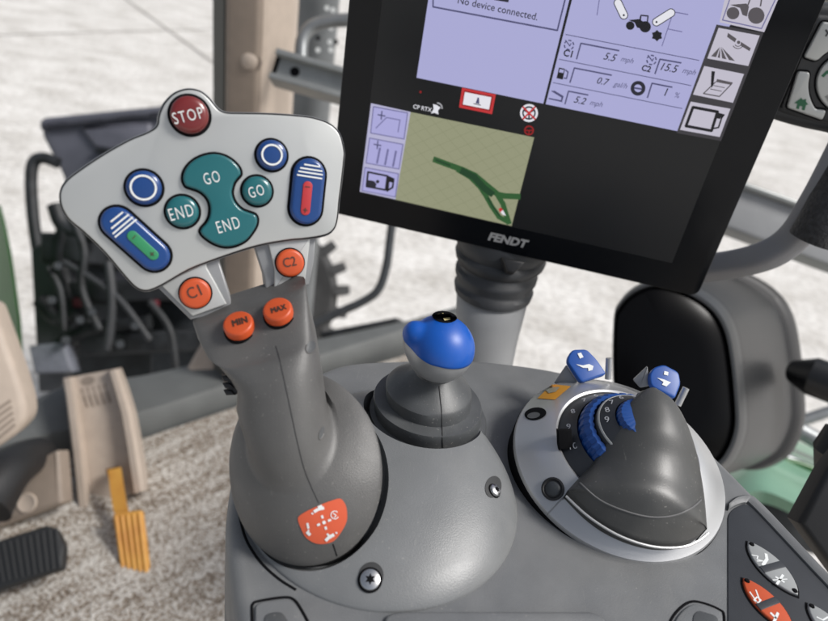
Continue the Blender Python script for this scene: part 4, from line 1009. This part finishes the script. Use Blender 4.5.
# lower band: falls from the last row to an arc just inside the ring
arc_px = [(568, 490), (585, 507.5), (602, 521), (620, 531), (640, 538.5), (660, 542.5), (680, 542), (695, 537), (707, 528)]
ar = cat(arc_px, 6, False); la = len(ar) - 1
arc = []
for j in range(ns + 1):
    t = j / ns * la; k = min(int(t), la - 1); p = Vector(ar[k]).lerp(Vector(ar[k + 1]), t - k); h = .0158; u_, v_ = dfr.px(p.x, p.y, h); arc.append((u_, v_, h))
midr = []
for j in range(ns + 1):
    a, b = Vector(base[-1][j]), Vector(arc[j]); q = a.lerp(b, .5); q.z = a.z + (b.z - a.z) * .40; midr.append(tuple(q))
rows_ = base + [midr, arc]
cols = [cat([r_[j] for r_ in rows_], 7, False) for j in range(ns + 1)]
grid = [[cols[j][i] for j in range(ns + 1)] for i in range(len(cols[0]))]
grid.append([(u_, v_, .008) for u_, v_, h in grid[-1]])
apex = [[(base[0][j][0] * .5 + .5 * (base[0][0][0] + base[0][-1][0]) / 2, base[0][j][1] * .5 + .5 * (base[0][0][1] + base[0][-1][1]) / 2 + .0022, .036) for j in range(ns + 1)]]
back = [[(u_, v_ + .0022, h - .004) for u_, v_, h in grid[0]]]
grid = apex + back + grid
V = [dfr.w(*p) for r_ in grid for p in r_]; n1 = ns + 1
Fc = [[i * n1 + j, i * n1 + j + 1, (i + 1) * n1 + j + 1, (i + 1) * n1 + j] for i in range(len(grid) - 1) for j in range(ns)]
# side walls down to the disc
for jj in (0, ns):
    k0 = len(V); V += [dfr.w(r_[jj][0], r_[jj][1], min(r_[jj][2], .002)) for r_ in grid]
    for i in range(len(grid) - 1): Fc.append([i * n1 + jj, (i + 1) * n1 + jj, k0 + i + 1, k0 + i])
cvf = (V, Fc); co_ = obj('cone_cover', cvf, 'cone', dl, ang=50); cvb = bvh_of(cvf)
obj('cover_seam', tube([hit(cvb, x, y)[0] for x, y in cat([(580, 483), (600, 500), (625, 511), (650, 517), (672, 516), (690, 509), (701, 500)], 6, False)], .00055, 6, smooth=0), mat('seam_light', (.12, .12, .12), .5), co_)
for x, y in ((598, 523), (676, 545)): obj('cover_clip', prism_px([(x - 3, y - 3), (x + 4, y - 1), (x + 3, y + 4), (x - 2, y + 2)], .345, .35, .0004), 'gap', co_)
lip_l = [dfr.w(*dfr.px(x, y, .0146), .0146) for x, y in cat([(566, 496), (584, 513), (602, 526), (620, 536), (640, 543.5), (660, 547.5), (682, 547), (698, 541), (708, 533)], 6, False)]
obj('clear_lip', tube(lip_l, .0007, 8, smooth=0), 'silver', rg)
for x, y, r in ((553, 489, .0048),):
    p, n = hit(rb, x, y); f = Fr(p + n * .0003, n, CR)
    obj('screw', lathe(f, [(.0062, -.001), (.0062, .0007), (.0052, .0009), (.0046, .0002), (0, .0002)], 28), 'black', dl)
    obj('screw_head', lathe(f, [(0, .0012), (.0030, .0011), (.0040, .0004)], 20), 'darkmetal', dl)
obj('screw_hole', conform(rb, grid_poly(circ(535.5, 414, 11, 26, 6.2, -.15), 3), .0003), 'gap', rg)
obj('screw_head', conform(rb, grid_poly(circ(534, 416, 6.5, 20, 3, -.15), 3), .0006), 'boot', rg)
obj('joint_line', surf_line(rb, [(568, 493), (560, 501), (547, 515)], .0004, 0), 'silver_dark', rg)
stk = obj('caution_sticker', conform(rb, grid_poly([(537.6, 398.7), (555, 400), (571, 386.6), (552, 384.4)], 3), .0003), 'ochre', rg)
obj('sticker_icon', conform(rb, grid_poly([(544, 391), (549, 387.5), (560, 388), (556, 392.5), (549, 394), (547, 391.8)], 2), .0006), mat('sticker_grey', (.25, .25, .2), .5), stk)
obj('index_block', prism_px([(558, 430), (572, 430), (573, 449), (559, 450)], .3595, .364, .0006), 'gap', dl)
# two blue levers on the far side of the ring
def blever(blue_px, tab_px, peg, d):
    f = Fr(P(*[sum(p[i] for p in blue_px) / len(blue_px) for i in (0, 1)], d), dn * .55 + CB * .6, CR)
    g = obj('lever_tab', slab(f, rounded(f.pxs(blue_px), .0025), -.0035, 0, .0011), 'bluelever', dl)
    f2 = Fr(P(*[sum(p[i] for p in tab_px) / len(tab_px) for i in (0, 1)], d + .004), CB - CR * .3, CR)
    obj('lever_bracket', slab(f2, rounded(f2.pxs(tab_px), .001), -.004, 0, .0006), 'silver_dark', dl)
    obj('lever_peg', tube([P(*peg[0], d + .002), P(*peg[1], d + .004)], .0021, 12, smooth=0), 'silver', dl)
    return f, g
f, g = blever([(568, 357), (572.5, 349.4), (587, 349), (596.5, 358.8), (607, 374), (581, 382.5), (567.6, 362)], [(566, 365), (579, 384), (576, 392), (553.6, 383)], ((609, 358), (608, 379)), .415)
for q in ([(577.5, 353.5), (581, 352.5), (583.5, 357), (580, 358.6)], [(576, 364.2), (583, 365.4), (589, 364), (593.5, 366), (592.5, 370), (588.5, 371), (588, 368), (583, 367.8)]): obj('lever_icon', sheet(f, f.pxs(q, .0004), .0004), 'white', g, smooth=False)
f, g = blever([(649.4, 375), (653.8, 367.5), (664, 364.2), (679, 372), (681, 384), (675, 399), (651, 386)], [(647.5, 366.2), (649.5, 386), (640, 388), (633, 380)], ((686, 388), (677.7, 405)), .405)
for q in ([(664.5, 371), (668.5, 372), (668, 375.5), (663.8, 374.5)], [(657, 377.6), (664, 379.4), (671, 382.4), (669, 384), (666.5, 386.5), (662, 384.6), (663.5, 382)]): obj('lever_icon', sheet(f, f.pxs(q, .0004), .0004), 'white', g, smooth=False)

# ================================================================== MULTI FUNCTION JOYSTICK
js = thing('joystick', 'grey joystick with fan shaped silver panel of teal, blue, red and orange buttons', 'joystick', PZ(305, 500, zc + .004))
outl = [(155.2, 125), (157, 116), (159.5, 108.5), (164, 100.5), (173.7, 91.5), (187, 87.3), (200, 89.4), (209.7, 96.6), (217.4, 106), (222, 109.6), (228, 111.2), (239, 111.5), (266, 112), (293, 113.6), (314, 116.4), (331.4, 123), (341.4, 134), (345.6, 150.7), (345.4, 160), (343, 182), (340.7, 200), (338.8, 219), (335, 230), (326, 236.6), (306, 240.2), (290.5, 241.6), (269, 245), (252, 249), (236, 254), (215, 261.3), (190, 271), (166, 284.7), (154, 290.6), (144.7, 292.4), (135, 288.8), (123.4, 277), (104, 254), (83, 233.6), (68, 221), (60, 208), (57.8, 196), (59.4, 188), (63, 182), (71.3, 174), (98.3, 155.5), (127.3, 139), (146.6, 131)]
huv = ccw(cat(hf.pxs(outl), 4))
sh = obj('panel_shell', slab(hf, huv, -.013, 0, .0022, 4), 'silver_dark', js)
pl = inset(huv, .0011)
face = obj('face_plate', slab(hf, pl, -.002, .0006, .0006), 'face', js)
obj('face_gap', slab(hf, inset(huv, .0006), -.003, .00012), 'gap', js)
sp_ = DJ / F
def rbtn(name, x, y, ro, m, letters=None, ringr=None, hgt=.0032):
    u_, v_ = hf.px(x, y, .0006); f = Fr(hf.w(u_, v_, .0006), hf.z, hf.x); r = ro * sp_; ri = r * .865
    obj('button_surround', lathe(f, [(0, .0002), (r, .0002), (r, -.0004)], 44), 'gap', js)
    b = obj(name, lathe(f, [(ri, -.0004), (ri, hgt * .45), (ri * .965, hgt * .68), (ri * .88, hgt * .86), (ri * .7, hgt * .97), (ri * .45, hgt * 1.02), (0, hgt * 1.05)], 48), m, js, ang=60)
    if ringr: obj('ring_mark', annulus(f, 0, 0, (ringr - .9) * sp_, (ringr + .9) * sp_, hgt * 1.05 + .0002), 'white', b, smooth=False)
    if letters: obj('lettering', text(Fr(hf.w(0, 0, .0006 + hgt * 1.05 + .0002), hf.z, hf.x), letters[0], letters[1], letters[2], 0, tall=letters[3], bold=-.008, gap=1.2), 'white' if m != 'orange' else 'inkdk', b, smooth=False)
    return b
rbtn('stop_button', 189.7, 115.4, 20.4, 'red', ('STOP', (175, 124.4), (204.4, 117.8), 1.45), hgt=.0042)
rbtn('round_button', 144.2, 187.8, 18.6, 'bluebtn', ringr=11.2)
rbtn('round_button', 271.5, 155.3, 17.2, 'bluebtn', ringr=9.6)
rbtn('end_button', 182.5, 211.6, 17.6, 'teal', ('END', (171.3, 221), (194.6, 215.4), 1.6))
rbtn('go_button', 257, 191, 16.8, 'teal', ('GO', (250.5, 198.4), (265.2, 194.4), 1.6))
hg = [(181.5, 180), (182.5, 172), (186.5, 165), (192, 159.8), (198.5, 156), (206, 153.5), (214, 152.5), (222, 153.8), (229.4, 157), (236, 162), (241, 168.5), (242, 175), (238.5, 179.5), (235.4, 184), (233.4, 192), (235, 199), (238.6, 204.5), (243.5, 208.6), (249.5, 211), (256, 213.6), (258.6, 219), (257.6, 226), (253.6, 233), (247, 241), (238, 246), (229, 248), (221.6, 247.6), (213, 244.6), (206, 240.2), (201, 235.8), (198.8, 231), (200.8, 226.6), (205, 222), (208, 215.6), (208.6, 207.2), (206.6, 200.5), (202.5, 195.4), (197, 191.8), (190.5, 189.6), (184.6, 187)]
hguv = ccw(cat(hf.pxs(hg, .0006), 4))
obj('button_surround', slab(hf, inset(hguv, -.0003), .0002, .0010), 'gap', js)
hb_ = obj('rocker_button', slab(hf, inset(hguv, .0008), .0006, .0034, .0011, 5), 'teal', js, ang=25)
for s, a, b in (('GO', (205.5, 185), (221, 181.4)), ('END', (219, 233.6), (241, 227.6))): obj('lettering', text(hf, s, a, b,   .0036, tall=1.65, bold=-.008, gap=1.2), 'white', hb_, smooth=False)
def slider(a, b, r, inner, ia, ib, ir, stripes, minus, plus):
    A, B = hf.px(*a, .0006), hf.px(*b, .0006)
    obj('button_surround', slab(hf, capsule(A, B, r * sp_), .0002, .0010), 'gap', js)
    s = obj('slider_button', slab(hf, capsule(A, B, (r - 2.5) * sp_), .0006, .0036, .0018, 5), 'bluebtn', js, ang=60)
    st2 = obj('strip', slab(hf, capsule(hf.px(*ia, .004), hf.px(*ib, .004), ir * sp_), .003, .0041, .0003), inner, s)
    for p, q in stripes: obj('stripe', stroke(hf, hf.pxs([p, q], .0039), 1.5 * sp_, .0039), 'white', s, smooth=False)
    e = (Vector(ib) - Vector(ia)).normalized() * 2.2; n = Vector((-e.y, e.x))
    for c, two in ((minus, False), (plus, True)):
        c = Vector(c); obj('mark', stroke(hf, hf.pxs([tuple(c - n), tuple(c + n)], .0043), .9 * sp_, .0043), 'inkdk', st2, smooth=False)
        if two: obj('mark', stroke(hf, hf.pxs([tuple(c - e), tuple(c + e)], .0044), .9 * sp_, .0044), 'inkdk', st2, smooth=False)
slider((117.6, 222.6), (154.2, 255.4), 17.4, 'green_ink', (132.5, 236), (153.2, 255), 5,
       [((111, 221.6), (122.6, 212.4)), ((111.6, 228.4), (128.6, 214.6)), ((113, 233.6), (132.4, 217.4)), ((115.2, 237), (136.2, 219.6))], (134, 237.2), (152.2, 254))
slider((308.8, 174.6), (305.4, 208.4), 18.8, 'red_ink', (307.8, 186), (305.4, 210.6), 4.8,
       [((304.6, 164.4), (319.6, 166.8)), ((300.6, 167.8), (322, 171.2)), ((298.8, 171.2), (322.4, 174.8)), ((297.4, 174.8), (321.8, 178.6))], (307.6, 186.8), (305.4, 210.2))
# bridge legs below the panel with C1 / C2
def leg_part(pts, side):
    b = obj('bridge_leg', slab(hf, rounded(hf.pxs(pts, -.002), .0006, 2), -.016, -.002, .0006), 'face', js)
    obj('leg_side', slab(hf, hf.pxs(side, -.004), -.020, -.004, .0008), 'silver_dark', js)
    return b
leg_part([(160, 284), (206.2, 262), (207, 268), (215, 282), (227, 304.4), (192.6, 316.4)], [(156, 286), (207, 262), (218, 258), (231, 299), (231, 312), (190.5, 320)])
leg_part([(268, 243), (310.5, 237), (305.4, 279.8), (274.2, 289.6), (274.6, 270)], [(254, 246), (270, 242), (316, 236), (314, 262), (309, 285), (266, 294), (264, 276)])
def cbtn(name, x, y, r, s, A, B):
    u_, v_ = hf.px(x, y, -.002); f = Fr(hf.w(u_, v_, -.002), hf.z, hf.x); rr = r * sp_
    obj('button_surround', lathe(f, [(0, .0002), (rr * 1.1, .0002), (rr * 1.1, -.001)], 40), 'gap', js)
    b = obj(name, lathe(f, [(rr, -.001), (rr, .0022), (rr * .94, .0029), (rr * .8, .0032), (0, .0033)], 44), 'orange', js, ang=50)
    obj('lettering', text(hf, s, A, B, -.002 + .0035, tall=1.2, bold=.004), 'inkdk', b, smooth=False)
cbtn('c_button', 195.4, 293, 15.2, 'C1', (189.8, 299.6), (202.6, 294.6))
cbtn('c_button', 289.8, 262.6, 14.4, 'C2', (284.2, 267.8), (297, 265.2))
# grip and skirt as one loft
def jring(L_, R_, d, hd, phi, ex=2.3, n=72, dback=None):
    c = P((L_[0] + R_[0]) / 2, (L_[1] + R_[1]) / 2, d); e1 = (P(*R_, d) - P(*L_, d)) / 2
    ph = rad(phi); e2 = hf.z * math.cos(ph) - hf.y * math.sin(ph)
    e1n = e1.normalized(); e2 = (e2 - e1n * e2.dot(e1n)).normalized() * hd; out = []
    for i in range(n):
        a = 2 * math.pi * i / n; ca, sa = math.cos(a), math.sin(a)
        out.append(c + e1 * math.copysign(abs(ca) ** (2 / ex), ca) + e2 * math.copysign(abs(sa) ** (2 / ex), sa))
    return out
kq = .952
jr = [jring((196, 316), (303, 282), .3225 * kq, .005, 20, 4), jring((193.5, 317), (305, 281), .322 * kq, .0075, 22, 4), jring((193.4, 319), (305.6, 283), .3215 * kq, .0100, 25, 3.6), jring((197, 328), (307.4, 295), .3195 * kq, .0150, 32, 3.4),
      jring((202.5, 336), (309.2, 308), .3180 * kq, .0182, 34, 3.2), jring((206, 340.5), (310.6, 315), .3176 * kq, .0192, 32, 3.2), jring((210, 345), (312.4, 322), .3176 * kq, .0194, 26, 3.0), jring((218, 353), (315.4, 334), .3172 * kq, .0197, 16, 2.7), jring((232, 370), (319, 358), .3170 * kq, .0202, 9, 2.5),
      jring((240, 383), (322, 378), .3175 * kq, .0208, 7, 2.4), jring((239, 401), (325, 402), .3180 * kq, .0216, 8, 2.3), jring((242, 413), (327, 413), .3180 * kq, .0224, 14, 2.2), jring((246, 422), (330, 421), .3180 * kq, .0240, 26, 2.15), jring((248, 429), (333.5, 427), .303, .0262, 38, 2.1)]
n0 = ((246.5, 435), (336, 427), .3032, .0280, 44)
for ta, tr in ((.02, .03), (.06, .10), (.12, .22), (.20, .34), (.32, .50), (.46, .65), (.62, .785), (.78, .895), (.91, .965)):
    mx_ = lambda a, b, t: a + (b - a) * t
    cxa, cya = mx_((n0[0][0] + n0[1][0]) / 2, (SKIRT[0][0] + SKIRT[1][0]) / 2, ta), mx_((n0[0][1] + n0[1][1]) / 2, (SKIRT[0][1] + SKIRT[1][1]) / 2, ta)
    hx, hy = mx_((n0[1][0] - n0[0][0]) / 2, (SKIRT[1][0] - SKIRT[0][0]) / 2, tr), mx_((n0[1][1] - n0[0][1]) / 2, (SKIRT[1][1] - SKIRT[0][1]) / 2, tr)
    jr.append(jring((cxa - hx, cya - hy), (cxa + hx, cya + hy), mx_(n0[2], SKIRT[2], ta), mx_(n0[3], SKIRT[3], tr), mx_(n0[4], SKIRT[4], ta), 2.05))
jr += [jring(*SKIRT, 2.05), jring((230.5, 485.5), (380, 450.5), .3068, .0427, 57, 2.05), jring((231.5, 488), (379.6, 453.5), .3078, .0423, 57, 2.05), jring((234.5, 489), (377, 456), .3082, .0405, 57, 2.05), jring((240.5, 489), (372, 458), .3075, .0375, 57, 2.05)]
jvf = rings_mesh(jr); jg = obj('grip', jvf, 'grip', js, ang=60); jb = bvh_of(jvf)
bt = [jring((243, 488), (368, 460), .308, .038, 57), jring((243, 497), (369, 467), .313, .0385, 58), jring((246, 505), (367, 477), .319, .038, 60), jring((250, 508), (363, 492), .326, .036, 62), jring((262, 518), (350, 506), .336, .028, 64)]
obj('skirt_boot', rings_mesh(bt), 'black', js)
obj('grip_seam', surf_line(jb, [(276, 346), (279, 356), (283, 374), (289, 402), (297, 440), (304, 468), (312, 488), (319, 503)], .00028, .0), mat('seam_dark', (.04, .04, .04), .6), jg)
obj('grip_seam', surf_line(jb, [(333, 544), (335, 550), (337, 556)], .00028, .0), 'gap', jg)
for x, y, rx, ry, rot in ((310.6, 347, 4.4, 6.6, .5), (321.4, 433, 2.2, 6.6, .3)):
    obj('screw_recess', conform(jb, grid_poly(circ(x, y, rx, 22, ry, rot), 2), .0002), 'boot', jg)
    obj('recess_edge', tube([hit(jb, px_, py_)[0] for px_, py_ in circ(x, y, rx, 22, ry, rot)[:12]], .0004, 6, smooth=0), 'grip', jg)
def mbtn(name, x, y, rpx, s, A, B):
    p, n = hit(jb, x, y + 4); n2 = (hf.z * .62 + hf.y * .74).normalized(); f = Fr(p - n2 * .0015, n2, hf.x); rr = rpx * .300 / F
    obj('button_surround', lathe(f, [(0, .0012), (rr * 1.1, .0012), (rr * 1.12, -.002)], 40), 'gap', js)
    b = obj(name, lathe(f, [(rr, -.002), (rr, .0048), (rr * .94, .0056), (rr * .82, .0058), (0, .0058)], 44), 'orange', js, ang=50)
    ft = Fr(f.w(0, 0, .006), f.z, f.x); obj('lettering', join(*[text(ft, s, (A[0] + k * .35, A[1]), (B[0] + k * .35, B[1]), .00004 * k, tall=1.45, gap=1.08) for k in (-1, 0, 1, 2)]), 'inkdk', b, smooth=False)
mbtn('min_button', 240, 324, 14.8, 'MIN', (233, 326.6), (247.6, 322.2))
mbtn('max_button', 279, 310, 14.4, 'MAX', (271.8, 313.2), (286.4, 308.8))
# orange sticker with white marks on the skirt
skp = cat([(298, 518), (304, 512.6), (313, 508), (324, 503.2), (333, 500), (339.6, 498.4), (343.6, 501.6), (346.4, 508), (347, 518), (345, 525), (341, 532), (336, 538.6), (331, 542), (323, 543.6), (315.6, 543), (309.6, 540), (304.8, 535.6), (301, 528)], 3)
sk = obj('function_sticker', conform(jb, grid_poly(skp, 3), .0003), 'sticker', jg)
def smark(pts, w):
    """white strokes laid on the sticker"""
    out = []
    for a, b in zip(pts[:-1], pts[1:]):
        a, b = Vector(a), Vector(b); d = (b - a).normalized(); n = Vector((-d.y, d.x)) * w / 2; q = [a + n, a - n, b - n, b + n]; out.append(([tuple(p) for p in q], [[0, 1, 2, 3]]))
    obj('sticker_mark', conform(jb, join(*out), .0006), 'white', sk, smooth=False)
c0 = Vector((324, 522))
for ax in (Vector((.30, .95)), Vector((.93, -.37))):
    smark([tuple(c0 - ax * 1.6), tuple(c0 + ax * 1.6)], 2.2)
    for s in (-1, 1): smark([tuple(c0 + ax * s * 4.2), tuple(c0 + ax * s * 7.4)], 2.2)
ck = [(334.6 + 3.9 * math.cos(t * .5), 514.6 + 3.9 * math.sin(t * .5)) for t in range(1, 12)]; smark(ck, .9); smark([(333, 513), (336, 515), (334, 517)], .9)
for pts, w in ((((314, 511.5), (318, 509), (324, 507.5)), 3.0), (((318, 507), (322, 505.5)), 2.4), (((311.5, 512.6), (313.4, 513.6)), 1.6), (((325.5, 540), (329, 536.5), (334, 534)), 3.2), (((327, 533), (331, 537.6)), 2.0), (((335.5, 531.5), (337, 533)), 1.5),
               (((307.5, 522.5), (308.6, 528)), 2.2), (((307, 531), (310.4, 534.5)), 3.0), (((308.4, 529), (309, 531)), 1.4)): smark(list(pts), w)
# little black thumb wheel at the back left of the grip
tw = []
for k in range(5):
    y = 362 + k * 7; tw.append(prism_px([(219 + k * 1.0, y), (227 + k, y + .5), (231 + k, y + 5), (222 + k, y + 5.5)],   .309, .320, .0005))
obj('thumb_wheel', join(*tw, prism_px([(224, 361), (236, 362), (238, 394), (229, 394)], .310, .318, .0005)), 'black', js)

# ================================================================== LIGHT
el, az = rad(48), math.atan2(.93, -.10)
sv = Vector((math.sin(az) * math.cos(el), math.cos(az) * math.cos(el), math.sin(el)))
sun = bpy.data.lights.new('sun', 'SUN'); sun.energy = 1.5; sun.angle = rad(16); sun.color = (1, .975, .945)
so_ = bpy.data.objects.new('sun', sun); COL.objects.link(so_); so_.rotation_euler = sv.to_track_quat('Z', 'Y').to_euler(); so_.location = (0, 0, 6)
w = bpy.data.worlds.new('World'); S.world = w; w.use_nodes = True; nt = w.node_tree
bg = nt.nodes['Background']; sky = nt.nodes.new('ShaderNodeTexSky'); sky.sky_type = 'NISHITA'; sky.sun_disc = False
sky.sun_elevation = el; sky.sun_rotation = az; sky.dust_density = 3.0; sky.air_density = 1.0; sky.ozone_density = 1.0
hs_n = nt.nodes.new('ShaderNodeHueSaturation'); hs_n.inputs['Saturation'].default_value = .45
nt.links.new(sky.outputs['Color'], hs_n.inputs['Color']); nt.links.new(hs_n.outputs['Color'], bg.inputs['Color']); bg.inputs['Strength'].default_value = .06
S.view_settings.view_transform = 'Standard'; S.view_settings.look = 'None'; S.view_settings.exposure = EXPO; S.view_settings.gamma = 1
S.render.engine = 'CYCLES'; S.cycles.use_denoising = True; S.cycles.max_bounces = 6
